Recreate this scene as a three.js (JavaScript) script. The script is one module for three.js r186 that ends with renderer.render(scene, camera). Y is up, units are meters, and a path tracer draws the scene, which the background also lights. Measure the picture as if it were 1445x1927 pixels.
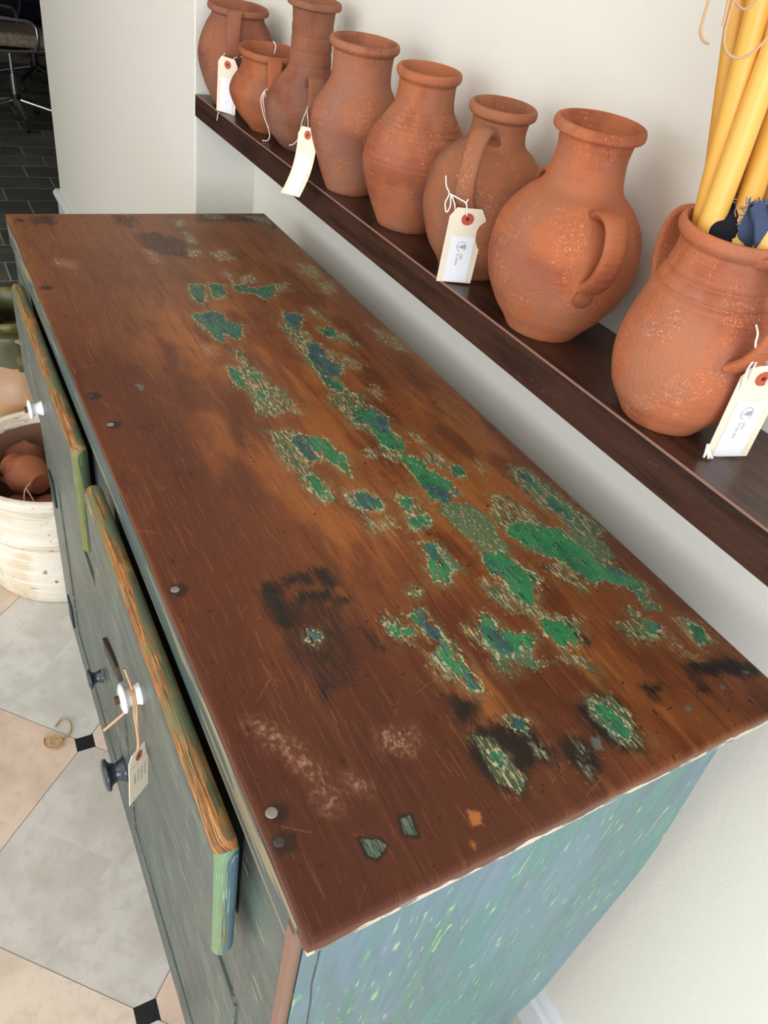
import * as THREE from 'three';
import { RoundedBoxGeometry } from 'three/addons/geometries/RoundedBoxGeometry.js';
import { mergeGeometries, mergeVertices } from 'three/addons/utils/BufferGeometryUtils.js';
import { RectAreaLightUniformsLib } from 'three/addons/lights/RectAreaLightUniformsLib.js';

// ---------------------------------------------------------------- camera, sky, large lights, exposure
const scene = new THREE.Scene();
const U = 0.48;                                   // metres: eye height above the cabinet top; the plan below is laid out in this module
const EYE = 3.1 * U;
const P = (x, h, d) => new THREE.Vector3(x * U, (3.1 - h) * U, -d * U);   // x to the wall, h down from the eye, d away
const MM = (a) => new THREE.Vector3(a[0] / 1000, a[1] / 1000, a[2] / 1000);

const camera = new THREE.PerspectiveCamera(69.53, 1445 / 1927, 0.05, 60);
{
  const right = new THREE.Vector3(0.86817, 0.15380, 0.47183), up = new THREE.Vector3(0.18807, 0.77787, -0.59962), back = new THREE.Vector3(-0.45924, 0.60931, 0.64640);
  camera.quaternion.setFromRotationMatrix(new THREE.Matrix4().makeBasis(right, up, back));
  camera.position.set(0, EYE, 0);
}
scene.background = new THREE.Color(0.75, 0.85, 1.0);
scene.backgroundIntensity = 1.0;
const renderer = new THREE.WebGLRenderer({ antialias: true });
renderer.toneMapping = THREE.LinearToneMapping;
renderer.toneMappingExposure = 0.8;
renderer.shadowMap.enabled = true;
RectAreaLightUniformsLib.init();
function areaLight(color, intensity, w, h, pos, target) {
  const l = new THREE.RectAreaLight(color, intensity, w, h);
  l.position.copy(pos); l.lookAt(target); scene.add(l); return l;
}
const WIN = { x: -1.3, y: 1.45, w: 2.7, h: 2.0, z: 2.3 };            // shop window behind the camera
areaLight(0xeef4ff, 7.6, WIN.w - 0.1, WIN.h - 0.1, new THREE.Vector3(WIN.x, WIN.y, WIN.z - 0.02), new THREE.Vector3(WIN.x, WIN.y, 0)).name = 'window_daylight';
const LAMPS = [[-1.5, -0.2], [-1.1, -1.15], [-2.6, -0.6], [-2.6, -2.5], [-1.2, -4.7], [-1.2, -6.6]], LAMP_Y = 2.74;
const WL = { z: -1.0, y: 1.45, w: 2.6, h: 1.9 };                    // window in the left wall
areaLight(0xf6f8ff, 3.4, WL.w - 0.1, WL.h - 0.1, new THREE.Vector3(-3.3 + 0.02, WL.y, WL.z), new THREE.Vector3(0, WL.y, WL.z)).name = 'side_window_daylight';
for (const [x, z] of LAMPS) areaLight(0xfffaf2, 3.3, 0.55, 0.55, new THREE.Vector3(x, LAMP_Y - 0.03, z), new THREE.Vector3(x, 0, z)).name = 'ceiling_light_glow';

// ---------------------------------------------------------------- helpers
let seed = 20240611;
const rnd = () => { seed = (seed + 0x6d2b79f5) | 0; let t = Math.imul(seed ^ (seed >>> 15), 1 | seed); t = (t + Math.imul(t ^ (t >>> 7), 61 | t)) ^ t; return ((t ^ (t >>> 14)) >>> 0) / 4294967296; };
const rr = (a, b) => a + (b - a) * rnd();
const clamp = (x, a = 0, b = 1) => Math.min(b, Math.max(a, x));
const sstep = (a, b, x) => { const t = clamp((x - a) / (b - a)); return t * t * (3 - 2 * t); };
const lerp = (a, b, t) => a + (b - a) * t;
const hash = (x, y) => { let h = Math.imul(x, 374761393) + Math.imul(y, 668265263) | 0; h = Math.imul(h ^ (h >>> 13), 1274126177); return ((h ^ (h >>> 16)) >>> 0) / 4294967296; };
function noise(x, y) {                            // value noise 0..1
  const xi = Math.floor(x), yi = Math.floor(y); let fx = x - xi, fy = y - yi;
  fx = fx * fx * (3 - 2 * fx); fy = fy * fy * (3 - 2 * fy);
  const a = hash(xi, yi), b = hash(xi + 1, yi), c = hash(xi, yi + 1), d = hash(xi + 1, yi + 1);
  return a + (b - a) * fx + (c - a) * fy + (a - b - c + d) * fx * fy;
}
const fbm = (x, y, n = 4) => { let s = 0, a = 0.5, t = 0; for (let i = 0; i < n; i++) { s += a * noise(x, y); t += a; x = x * 2.03 + 17.1; y = y * 2.03 + 9.7; a *= 0.5; } return s / t; };
const mix3 = (c, d, t) => { c[0] += (d[0] - c[0]) * t; c[1] += (d[1] - c[1]) * t; c[2] += (d[2] - c[2]) * t; };
function texture(w, h, fn, srgb = true) {          // fn(i, j, out) fills 0..255
  const data = new Uint8Array(w * h * 4), o = [0, 0, 0];
  for (let j = 0; j < h; j++) for (let i = 0; i < w; i++) {
    fn(i, j, o); const k = (j * w + i) * 4;
    data[k] = clamp(o[0], 0, 255); data[k + 1] = clamp(o[1], 0, 255); data[k + 2] = clamp(o[2], 0, 255); data[k + 3] = 255;
  }
  const t = new THREE.DataTexture(data, w, h, THREE.RGBAFormat);
  t.magFilter = THREE.LinearFilter; t.minFilter = THREE.LinearMipmapLinearFilter; t.generateMipmaps = true;
  t.wrapS = t.wrapT = THREE.RepeatWrapping; if (srgb) t.colorSpace = THREE.SRGBColorSpace; t.needsUpdate = true;
  return t;
}
const used = {};
const numbered = (n) => { const k = used[n] = (used[n] ?? -1) + 1; return k ? n + '_' + String(k).padStart(3, '0') : n; };
const std = (o) => new THREE.MeshStandardMaterial({ side: THREE.DoubleSide, ...o });
function mesh(name, geo, mat, parent) {            // a named mesh; top-level names are numbered
  if (Array.isArray(geo)) geo = mergeGeometries(geo.map((g) => (g.index ? g.toNonIndexed() : g)));
  const m = new THREE.Mesh(geo, mat); m.castShadow = m.receiveShadow = true;
  m.name = parent ? name : numbered(name); (parent ?? scene).add(m); return m;
}
function tag(o, label, category, group) { o.userData.label = label; o.userData.category = category; if (group) o.userData.group = group; return o; }
function thing(name, label, category, pos, turn = 0, group) {
  const g = new THREE.Group(); g.name = numbered(name); scene.add(g);
  if (pos) g.position.copy(pos); g.rotation.y = turn; return tag(g, label, category, group);
}
const struct = (name, geo, mat) => { const m = mesh(name, geo, mat); m.userData.kind = 'structure'; return m; };
const box = (x0, x1, y0, y1, z0, z1) => { const g = new THREE.BoxGeometry(x1 - x0, y1 - y0, z1 - z0); g.translate((x0 + x1) / 2, (y0 + y1) / 2, (z0 + z1) / 2); return metric(g); };
const rbox = (x0, x1, y0, y1, z0, z1, r = 0.003, s = 2) => { const g = new RoundedBoxGeometry(x1 - x0, y1 - y0, z1 - z0, s, r); g.translate((x0 + x1) / 2, (y0 + y1) / 2, (z0 + z1) / 2); return metric(g); };
function metric(g) {                               // uv in metres, from each face's main direction
  if (g.index) g = g.toNonIndexed();
  const p = g.attributes.position, n = g.attributes.normal, uv = new Float32Array(p.count * 2);
  for (let i = 0; i < p.count; i += 3) {
    const ax = Math.abs(n.getX(i)) + Math.abs(n.getX(i + 1)) + Math.abs(n.getX(i + 2)), ay = Math.abs(n.getY(i)) + Math.abs(n.getY(i + 1)) + Math.abs(n.getY(i + 2)), az = Math.abs(n.getZ(i)) + Math.abs(n.getZ(i + 1)) + Math.abs(n.getZ(i + 2));
    for (let k = i; k < i + 3; k++) {
      const [a, b] = ax >= ay && ax >= az ? [p.getZ(k), p.getY(k)] : ay >= az ? [p.getZ(k), p.getX(k)] : [p.getX(k), p.getY(k)];
      uv[2 * k] = a; uv[2 * k + 1] = b;
    }
  }
  g.setAttribute('uv', new THREE.BufferAttribute(uv, 2)); return g;
}
const tube = (pts, r, seg = 48, radial = 7, closed = false) => new THREE.TubeGeometry(new THREE.CatmullRomCurve3(pts, closed, 'centripetal'), seg, r, radial, closed);
const rod = (a, b, r0, r1 = r0, n = 16) => {        // straight tapered bar from a to b
  const l = a.distanceTo(b), g = new THREE.CylinderGeometry(r1, r0, l, n, 1); g.translate(0, l / 2, 0);
  g.applyQuaternion(new THREE.Quaternion().setFromUnitVectors(new THREE.Vector3(0, 1, 0), b.clone().sub(a).normalize())); g.translate(a.x, a.y, a.z); return g;
};
// a bar of oval section swept along a curve; side = fixed sideways direction
function sweep(pts, side, width, thick, n = 40, m = 16) {
  const c = new THREE.CatmullRomCurve3(pts, false, 'centripetal'), pos = [], uv = [], idx = [], L = c.getLength();
  for (let i = 0; i <= n; i++) {
    const t = i / n, p = c.getPointAt(t), d = c.getTangentAt(t), up = new THREE.Vector3().crossVectors(side, d).normalize();
    const w = typeof width === 'function' ? width(t) : width, h = typeof thick === 'function' ? thick(t) : thick;
    for (let k = 0; k <= m; k++) {
      const a = k / m * Math.PI * 2, ca = Math.cos(a), sa = Math.sin(a), e = 0.75;
      const x = Math.sign(ca) * Math.abs(ca) ** e * w / 2, y = Math.sign(sa) * Math.abs(sa) ** e * h / 2;
      pos.push(p.x + side.x * x + up.x * y, p.y + side.y * x + up.y * y, p.z + side.z * x + up.z * y); uv.push(k / m * 0.15, 0.3 + t * L * 3);
      if (i < n && k < m) { const q = i * (m + 1) + k; idx.push(q, q + 1, q + m + 1, q + 1, q + m + 2, q + m + 1); }
    }
  }
  const g = new THREE.BufferGeometry(); g.setAttribute('position', new THREE.Float32BufferAttribute(pos, 3)); g.setAttribute('uv', new THREE.Float32BufferAttribute(uv, 2)); g.setIndex(idx); g.computeVertexNormals(); return g;
}
// a bar of any 2D section (a, b) run straight along a direction
function prism(section, origin, dir, da, db, length) {
  const n = section.length, pos = [], uv = []; let per = 0;
  const at = (s, t) => new THREE.Vector3().copy(origin).addScaledVector(da, s[0]).addScaledVector(db, s[1]).addScaledVector(dir, t);
  const push = (...vs) => { for (const [v, a, b] of vs) { pos.push(v.x, v.y, v.z); uv.push(a, b); } };
  for (let i = 0; i < n; i++) {
    const s = section[i], e = section[(i + 1) % n], l = Math.hypot(e[0] - s[0], e[1] - s[1]);
    const A = [at(s, 0), 0, per], B = [at(e, 0), 0, per + l], C = [at(e, length), length, per + l], D = [at(s, length), length, per];
    push(A, B, C, A, C, D); per += l;
  }
  for (const t of [0, length]) for (const f of THREE.ShapeUtils.triangulateShape(section.map((s) => new THREE.Vector2(...s)), [])) push(...f.map((q) => [at(section[q], t), section[q][0], section[q][1]]));
  const g = new THREE.BufferGeometry(); g.setAttribute('position', new THREE.Float32BufferAttribute(pos, 3)); g.setAttribute('uv', new THREE.Float32BufferAttribute(uv, 2)); g.computeVertexNormals(); return g;
}
const V = (x, y, z) => new THREE.Vector3(x, y, z), X = V(1, 0, 0), Y = V(0, 1, 0), Z = V(0, 0, 1);

// ---------------------------------------------------------------- the room
const wallBump = texture(512, 512, (i, j, o) => { o[0] = o[1] = o[2] = 255 * (0.6 * fbm(i * 0.06, j * 0.06, 4) + 0.4 * noise(i * 0.35, j * 0.35)); }, false);
wallBump.repeat.set(1.6, 1.6);
const wallMat = std({ color: 0xeae7db, roughness: 0.7, bumpMap: wallBump, bumpScale: 0.0004 });
const trimMat = std({ color: 0xdfe4e6, roughness: 0.45 });
const XW = 1.39 * U, XP = 1.10 * U, ZN = -3.55 * U, ZP = -7.66 * U, ZB = WIN.z, XL = -3.3, CEIL = 2.78, ZF = -9.2, XF = 2.6, ZS = -3.36;
struct('wall_right', box(XW, XW + 0.15, 0, CEIL, ZN, ZB), wallMat);
struct('wall_pillar', rbox(XP, XW + 0.15, 0, CEIL, ZP, ZN, 0.004), wallMat);
{ const z0 = WL.z - WL.w / 2, z1 = WL.z + WL.w / 2, y0 = WL.y - WL.h / 2, y1 = WL.y + WL.h / 2, a = XL - 0.12, b = XL - 0.03;
  struct('wall_left', [box(XL - 0.15, XL, 0, CEIL, ZF, z0), box(XL - 0.15, XL, 0, CEIL, z1, ZB), box(XL - 0.15, XL, 0, y0, z0, z1), box(XL - 0.15, XL, y1, CEIL, z0, z1)], wallMat);
  const w = struct('window_2', [box(a, b, y0, y0 + 0.05, z0, z1), box(a, b, y1 - 0.05, y1, z0, z1), box(a, b, y0, y1, z0, z0 + 0.05), box(a, b, y0, y1, z1 - 0.05, z1), box(a, b, y0, y1, WL.z - 0.025, WL.z + 0.025)], std({ color: 0x2a2a2a, roughness: 0.4 }));
  mesh('pane', box(a + 0.04, a + 0.046, y0 + 0.05, y1 - 0.05, z0 + 0.05, z1 - 0.05), new THREE.MeshPhysicalMaterial({ transmission: 1, thickness: 0, roughness: 0.02, color: 0xffffff }), w); }
struct('ceiling', box(XL - 0.15, XF + 0.15, CEIL, CEIL + 0.15, ZF - 0.15, ZB + 0.15), std({ color: 0xf0ede6, roughness: 0.8 }));
{ // wall behind the camera, with the shop window
  const x0 = WIN.x - WIN.w / 2, x1 = WIN.x + WIN.w / 2, y0 = WIN.y - WIN.h / 2, y1 = WIN.y + WIN.h / 2, z0 = ZB, z1 = ZB + 0.15;
  struct('wall_near', [box(XL - 0.15, x0, 0, CEIL, z0, z1), box(x1, XW + 0.15, 0, CEIL, z0, z1), box(x0, x1, 0, y0, z0, z1), box(x0, x1, y1, CEIL, z0, z1)], wallMat);
  const w = struct('window_1', [box(x0, x1, y0, y0 + 0.05, z0 + 0.03, z1 - 0.03), box(x0, x1, y1 - 0.05, y1, z0 + 0.03, z1 - 0.03), box(x0, x0 + 0.05, y0, y1, z0 + 0.03, z1 - 0.03), box(x1 - 0.05, x1, y0, y1, z0 + 0.03, z1 - 0.03), box(WIN.x - 0.025, WIN.x + 0.025, y0, y1, z0 + 0.03, z1 - 0.03)], std({ color: 0x2a2a2a, roughness: 0.4 }));
  mesh('pane', box(x0 + 0.05, x1 - 0.05, y0 + 0.05, y1 - 0.05, z0 + 0.07, z0 + 0.076), new THREE.MeshPhysicalMaterial({ transmission: 1, thickness: 0, roughness: 0.02, color: 0xffffff }), w);
}
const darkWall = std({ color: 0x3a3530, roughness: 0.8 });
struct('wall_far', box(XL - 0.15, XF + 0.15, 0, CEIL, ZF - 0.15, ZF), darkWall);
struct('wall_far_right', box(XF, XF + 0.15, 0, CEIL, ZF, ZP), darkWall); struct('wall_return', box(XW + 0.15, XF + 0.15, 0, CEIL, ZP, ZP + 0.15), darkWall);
{ // skirting: low moulded board on the long wall, tall capped plinth on the pillar
  const low = [[0, 0], [-0.014, 0], [-0.014, 0.078], [-0.019, 0.080], [-0.019, 0.086], [-0.012, 0.092], [-0.010, 0.104], [-0.006, 0.112], [0, 0.115]];
  struct('baseboard_right', prism(low, V(XW, 0, ZN), Z, X, Y, ZB - ZN), trimMat);
  const tall = [[0, 0], [-0.012, 0], [-0.012, 0.340], [-0.026, 0.348], [-0.029, 0.364], [-0.016, 0.376], [0, 0.378]];
  struct('baseboard_pillar', prism(tall, V(XP, 0, ZP - 0.02), Z, X, Y, ZN - ZP + 0.02), trimMat);
}
for (const [x, z] of LAMPS) {
  const t = thing('ceiling_light', 'square white panel light recessed in the white shop ceiling', 'ceiling light', V(x, CEIL, z), 0, 'ceiling light panels');
  mesh('frame', [box(-0.31, 0.31, -0.03, 0, -0.31, -0.28), box(-0.31, 0.31, -0.03, 0, 0.28, 0.31), box(-0.31, -0.28, -0.03, 0, -0.28, 0.28), box(0.28, 0.31, -0.03, 0, -0.28, 0.28)], std({ color: 0xffffff, roughness: 0.5 }), t);
  mesh('diffuser', box(-0.28, 0.28, -0.022, -0.018, -0.28, 0.28), std({ color: 0xffffff, emissive: 0xfff6ea, emissiveIntensity: 2.0 }), t);
}

// floors: pale stone on the diagonal with small black insets, slate beyond
{
  const stoneTex = [0, 1].map((k) => texture(512, 512, (i, j, o) => {
    const v = fbm(i * 0.012 + k * 40, j * 0.012, 5), c = fbm(i * 0.05 + 7, j * 0.05 + k * 9, 4), vein = Math.abs(fbm(i * 0.02 + 3 * k, j * 0.02 + 50, 4) - 0.5);
    o[0] = 228; o[1] = 223; o[2] = 216; mix3(o, [212, 206, 197], sstep(0.3, 0.75, v)); mix3(o, [200, 193, 182], 0.5 * sstep(0.45, 0.85, c)); mix3(o, [196, 182, 168], 0.25 * (1 - sstep(0, 0.012, vein)));
    if (noise(i * 0.4, j * 0.4) > 0.95) mix3(o, [170, 158, 144], 0.3);
  }));
  const tints = [0xffeede, 0xfde6d4, 0xf2f4f2, 0xeceae6];
  const mats = tints.map((c, i) => std({ color: c, map: stoneTex[i % 2], roughness: 0.3 }));
  const black = std({ color: 0x14141a, roughness: 0.3 });
  const floor = struct('floor', box(XL - 0.1, XF + 0.1, -0.12, -0.0025, ZF - 0.1, ZB + 0.1), std({ color: 0xbcb4a8, roughness: 0.9 }));
  const side = 0.4032, ang = Math.PI / 4 - 0.024, ex = V(Math.cos(ang), 0, -Math.sin(ang)), ez = V(Math.sin(ang), 0, Math.cos(ang)), o = V(0.165 * U, 0, -2.204 * U);
  const cut = 0.021, h = side / 2 - 0.0008, sh = new THREE.Shape([[-h + cut, -h], [h - cut, -h], [h, -h + cut], [h, h - cut], [h - cut, h], [-h + cut, h], [-h, h - cut], [-h, -h + cut]].map((p) => new THREE.Vector2(...p)));
  const g = new THREE.ExtrudeGeometry(sh, { depth: 0.006, bevelEnabled: true, bevelSize: -0.0008, bevelThickness: 0.0008, bevelSegments: 1 }); g.rotateX(-Math.PI / 2); g.translate(0, -0.0068, 0);
  { const uv = g.attributes.uv, p = g.attributes.position; for (let i = 0; i < uv.count; i++) uv.setXY(i, p.getX(i) * 2.2, p.getZ(i) * 2.2); }
  const d = (cut - 0.001) / Math.SQRT2 * 1.35, dg = rbox(-d, d, -0.0065, 0, -d, d, 0.0006, 1), turn = ang;
  for (let i = -9; i < 10; i++) for (let j = -9; j < 10; j++) {
    const p = o.clone().addScaledVector(ex, (i + 0.5) * side).addScaledVector(ez, (j + 0.5) * side);
    if (p.x > XL && p.x < 0.88 && p.z > ZS + 0.28 && p.z < 0.6 && !(p.x > XP - 0.1 && p.z < ZN)) {
      const m = mesh('tile', g, mats[((i + j) & 1) * 2 + (i & 1)], floor); m.position.copy(p); m.position.y += rr(-0.0006, 0.0002); m.rotation.y = turn + Math.floor(rr(0, 4)) * Math.PI / 2;
    }
    const q = o.clone().addScaledVector(ex, i * side).addScaledVector(ez, j * side);
    if (q.x > XL && q.x < 0.64 && q.z > ZS + 0.2 && q.z < 0.5) { const m = mesh('inset_tile', dg, black, floor); m.position.copy(q); m.rotation.y = turn + Math.PI / 4; }
  }
  const slateTex = texture(512, 256, (i, j, o) => { const v = fbm(i * 0.02, j * 0.05, 5); o[0] = 84 + 40 * v; o[1] = 85 + 39 * v; o[2] = 80 + 38 * v; });
  const slate = [0xd2d2cc, 0xc0c1be, 0xe4e4dc].map((c) => std({ color: c, map: slateTex, roughness: 0.4 }));
  mesh('grout', box(XL - 0.1, XF + 0.1, -0.0024, -0.0018, ZF - 0.1, ZS - 0.02), std({ color: 0x94948e, roughness: 0.9 }), floor);
  const sg = rbox(-0.206, 0.206, -0.006, 0.0, -0.1078, 0.1078, 0.0015, 1);
  for (let r = 0; r < 24; r++) for (let c = -4; c < 6; c++) {
    const x = c * 0.42 + [0.395, 0.687, 0.567, 0.714, 0.615, 0.5][r % 6] - 0.21, z = ZS - 0.13 - r * 0.2236; if (z < ZF || x > XP + 1.4) continue;
    mesh('tile', sg, slate[Math.floor(rr(0, 3))], floor).position.set(x, rr(-0.0008, 0), z);
  }
  mesh('threshold', rbox(XL, XP, -0.006, 0.004, ZS - 0.012, ZS + 0.03, 0.002), std({ color: 0xb0aca6, roughness: 0.35, metalness: 0.6 }), floor);
}

// ---------------------------------------------------------------- the painted cabinet
// wear on the top board: outlines in millimetres, first from the near end, then from the front edge
const TL = 1304, TD = 481, PAD = 24, TW = 2048, TH = 800;
const patches = [];
const patch = (kind, ...n) => { const q = []; for (let i = 0; i < n.length; i += 2) q.push([n[i], n[i + 1]]); patches.push([kind, q]); };
patch('G', 965, 222, 959, 242, 928, 234, 896, 219, 903, 214, 937, 216);
patch('G', 965, 253, 956, 273, 924, 263, 909, 248, 927, 246);
patch('G', 954, 290, 956, 300, 939, 316, 949, 358, 914, 341, 902, 324, 925, 314, 932, 292);
patch('P', 985, 311, 998, 338, 968, 333, 955, 306);
patch('P', 957, 358, 954, 383, 925, 374, 920, 353);
patch('P', 1018, 294, 1002, 301, 957, 292, 995, 289);
patch('G', 860, 195, 864, 213, 861, 229, 847, 237, 829, 235, 814, 249, 790, 244, 772, 233, 788, 226, 795, 218, 773, 208, 780, 202, 823, 197);
patch('T', 862, 214, 854, 235, 835, 234, 822, 216, 839, 208);
patch('S', 837, 206, 838, 213, 814, 213, 800, 225, 788, 221, 802, 212, 818, 204);
patch('P', 1101, 296, 1108, 328, 1064, 329, 1063, 302);
patch('P', 1112, 263, 1102, 281, 1082, 273, 1087, 259);
patch('P', 1038, 436, 1027, 463, 978, 459, 968, 440, 997, 429);
patch('P', 948, 435, 960, 468, 908, 454, 903, 431);
patch('T', 846, 332, 836, 353, 817, 350, 788, 329, 796, 320);
patch('S', 810, 309, 790, 318, 774, 341, 756, 339, 739, 331, 738, 307, 762, 306);
patch('G', 782, 363, 785, 383, 760, 383, 754, 368);
patch('S', 757, 366, 764, 397, 720, 400, 735, 383, 741, 368);
patch('P', 859, 382, 830, 391, 804, 385, 819, 376);
patch('P', 788, 448, 760, 459, 732, 473, 690, 466, 705, 449, 743, 444);
patch('T', 740, 326, 734, 344, 698, 333, 663, 342, 642, 328, 641, 309, 665, 307, 702, 312);
patch('S', 738, 307, 740, 326, 681, 311, 639, 308, 650, 303, 698, 305);
patch('P', 719, 346, 704, 362, 662, 377, 652, 360, 667, 350, 692, 339);
patch('G', 645, 306, 631, 321, 606, 320, 604, 308, 625, 302);
patch('S', 598, 292, 600, 323, 578, 336, 562, 323, 544, 300, 565, 290);
patch('G', 561, 309, 557, 331, 530, 341, 501, 331, 470, 334, 457, 322, 469, 310, 507, 310, 535, 301);
patch('T', 529, 316, 526, 336, 501, 331, 503, 316);
patch('S', 551, 293, 535, 301, 507, 310, 465, 308, 447, 316, 435, 304, 449, 297, 498, 310, 525, 291);
patch('P', 612, 362, 600, 368, 573, 356, 593, 355);
patch('S', 743, 216, 720, 221, 668, 222, 659, 214, 706, 211);
patch('G', 695, 191, 677, 200, 644, 193, 646, 187, 680, 186);
patch('S', 692, 203, 668, 220, 630, 236, 596, 237, 570, 216, 572, 190, 616, 195, 654, 194);
patch('G', 680, 214, 672, 224, 658, 221, 665, 211);
patch('G', 627, 207, 621, 212, 608, 207, 614, 202);
patch('S', 538, 189, 528, 213, 518, 204, 490, 202, 459, 206, 452, 190, 462, 181, 500, 183);
patch('T', 518, 209, 517, 223, 498, 219, 467, 217, 464, 207, 489, 206, 502, 204);
patch('G', 512, 225, 504, 241, 479, 244, 458, 248, 427, 240, 451, 235, 472, 226, 485, 223);
patch('S', 457, 188, 449, 202, 416, 205, 389, 203, 396, 191, 426, 183);
patch('G', 441, 192, 436, 198, 397, 200, 397, 194);
patch('G', 394, 219, 395, 240, 378, 249, 363, 246, 364, 233, 380, 223);
patch('P', 401, 220, 401, 245, 373, 256, 357, 245, 359, 228, 375, 218);
patch('P', 362, 218, 346, 228, 345, 251, 331, 244, 336, 220);
patch('P', 601, 237, 586, 243, 560, 237, 571, 227);
patch('P', 469, 280, 467, 289, 450, 290, 454, 277);
patch('P', 495, 356, 480, 361, 456, 358, 470, 350);
patch('G', 450, 320, 439, 332, 406, 323, 405, 315, 431, 317);
patch('G', 443, 323, 433, 336, 411, 334, 384, 348, 364, 343, 350, 322, 359, 310, 389, 313, 426, 320);
patch('T', 388, 317, 379, 330, 359, 325, 362, 314);
patch('G', 413, 366, 404, 377, 389, 369, 392, 361);
patch('P', 408, 403, 391, 403, 382, 394);
patch('S', 441, 350, 431, 366, 415, 360, 420, 343);
patch('S', 392, 441, 376, 455, 340, 461, 295, 466, 257, 470, 245, 463, 257, 441, 282, 439, 311, 430, 350, 427, 371, 431);
patch('G', 380, 441, 371, 451, 344, 447, 328, 443, 347, 437);
patch('G', 324, 440, 323, 452, 284, 458, 278, 444, 301, 438);
patch('G', 375, 273, 371, 285, 357, 280, 356, 269);
patch('S', 379, 275, 373, 286, 339, 291, 319, 280, 323, 260, 351, 270);
patch('G', 341, 271, 338, 287, 325, 282, 326, 265);
patch('P', 351, 239, 338, 249, 328, 237, 340, 230);
patch('H', 350, 322, 338, 344, 309, 354, 266, 342, 257, 342, 268, 322, 279, 316, 305, 308, 339, 308);
patch('G', 303, 257, 294, 272, 270, 265, 253, 266, 242, 254, 249, 242, 274, 254);
patch('H', 294, 272, 287, 279, 256, 280, 249, 278, 243, 258, 270, 265);
patch('G', 265, 311, 260, 334, 236, 338, 216, 347, 201, 332, 187, 317, 193, 309, 224, 314, 239, 305);
patch('G', 288, 361, 297, 387, 279, 404, 273, 423, 244, 422, 223, 428, 201, 440, 177, 448, 160, 448, 166, 438, 187, 419, 192, 397, 227, 392, 240, 380, 257, 368);
patch('S', 346, 384, 336, 400, 308, 407, 277, 410, 295, 385, 289, 358, 316, 363);
patch('H', 278, 436, 264, 464, 237, 457, 213, 446, 223, 428, 248, 425);
patch('S', 228, 363, 223, 389, 183, 382, 207, 373);
patch('H', 167, 439, 141, 444, 133, 437, 143, 427);
patch('G', 145, 411, 132, 413, 117, 424, 107, 410, 120, 405, 135, 407);
patch('S', 135, 386, 132, 405, 105, 407, 116, 386);
patch('G', 109, 456, 100, 460, 86, 456, 87, 445, 100, 450);
patch('P', 117, 450, 111, 465, 85, 460, 83, 441, 102, 443);
patch('S', 229, 288, 213, 310, 188, 312, 169, 324, 156, 348, 147, 343, 171, 318, 188, 292, 206, 285);
patch('G', 195, 263, 182, 268, 167, 260, 163, 280, 152, 291, 143, 277, 145, 254, 155, 246, 177, 252);
patch('G', 166, 313, 159, 330, 139, 335, 129, 324, 137, 311, 153, 308);
patch('S', 186, 237, 169, 246, 149, 245, 158, 239);
patch('H', 151, 243, 140, 281, 133, 269, 122, 289, 121, 273, 140, 250);
patch('S', 144, 241, 137, 251, 125, 248, 132, 238);
patch('G', 217, 197, 216, 209, 198, 205, 196, 201, 208, 197);
patch('T', 203, 205, 192, 211, 169, 208, 176, 204, 189, 200);
patch('G', 172, 202, 168, 213, 148, 212, 123, 212, 127, 203, 146, 202, 160, 199);
patch('T', 144, 206, 139, 211, 123, 212, 126, 204);
patch('S', 164, 189, 171, 203, 137, 207, 120, 213, 118, 206, 142, 196, 154, 190);
patch('P', 170, 188, 172, 201, 155, 196, 139, 194, 146, 185);
patch('S', 192, 212, 173, 216, 171, 209);
patch('S', 221, 172, 214, 182, 197, 180, 202, 170);
patch('G', 212, 173, 199, 179, 200, 173);
patch('G', 244, 214, 242, 218, 237, 214, 239, 211);
patch('G', 201, 183, 199, 188, 194, 185, 196, 181);
patch('P', 192, 176, 191, 184, 186, 181, 189, 175);
patch('S', 123, 303, 117, 318, 100, 319, 111, 309);
patch('P', 104, 418, 89, 421, 73, 426, 90, 418);
patch('K', 68, 410, 65, 455, 43, 476, 38, 462, 54, 431, 58, 410);
patch('K', 69, 350, 65, 367, 55, 353);
patch('K', 69, 407, 40, 407, 41, 401);
patch('C', 40, 371, 38, 377, 30, 376, 32, 369);
patch('C', 44, 422, 41, 428, 34, 426, 37, 419);
patch('C', 48, 459, 43, 467, 37, 462, 42, 456);
patch('K', 123, 181, 111, 190, 96, 185, 107, 179);
patch('K', 158, 332, 150, 335, 127, 339, 129, 334);
patch('K', 84, 175, 86, 194, 87, 214, 72, 228, 45, 232, 40, 225, 46, 202, 28, 185, 38, 175, 55, 167, 73, 167);
patch('S', 82, 179, 74, 192, 56, 191, 39, 193, 31, 184, 45, 177, 60, 176);
patch('G', 68, 185, 60, 191, 52, 188, 60, 182);
patch('T', 87, 217, 81, 228, 73, 224, 78, 217);
patch('P', 63, 218, 54, 226, 43, 224, 50, 214);
patch('K', 74, 280, 77, 307, 65, 318, 29, 309, 19, 303, 23, 286, 45, 278, 62, 276);
patch('S', 75, 294, 71, 313, 46, 315, 24, 305, 26, 293, 50, 290, 63, 288);
patch('G', 70, 297, 67, 305, 38, 302, 36, 295, 59, 291);
patch('C', 49, 268, 45, 278, 31, 273, 35, 263);
patch('C', 51, 287, 43, 291, 32, 287, 39, 284);
patch('P', 46, 253, 38, 256, 35, 250);
patch('P', 31, 246, 23, 251, 19, 244);
patch('K', 54, 249, 42, 262, 22, 258, 20, 243, 39, 240);
patch('D', 46, 58, 41, 68, 35, 72, 29, 62, 34, 58);
patch('D', 48, 91, 46, 98, 33, 96, 37, 88);
patch('O', 32, 140, 29, 146, 21, 142, 22, 136);
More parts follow.
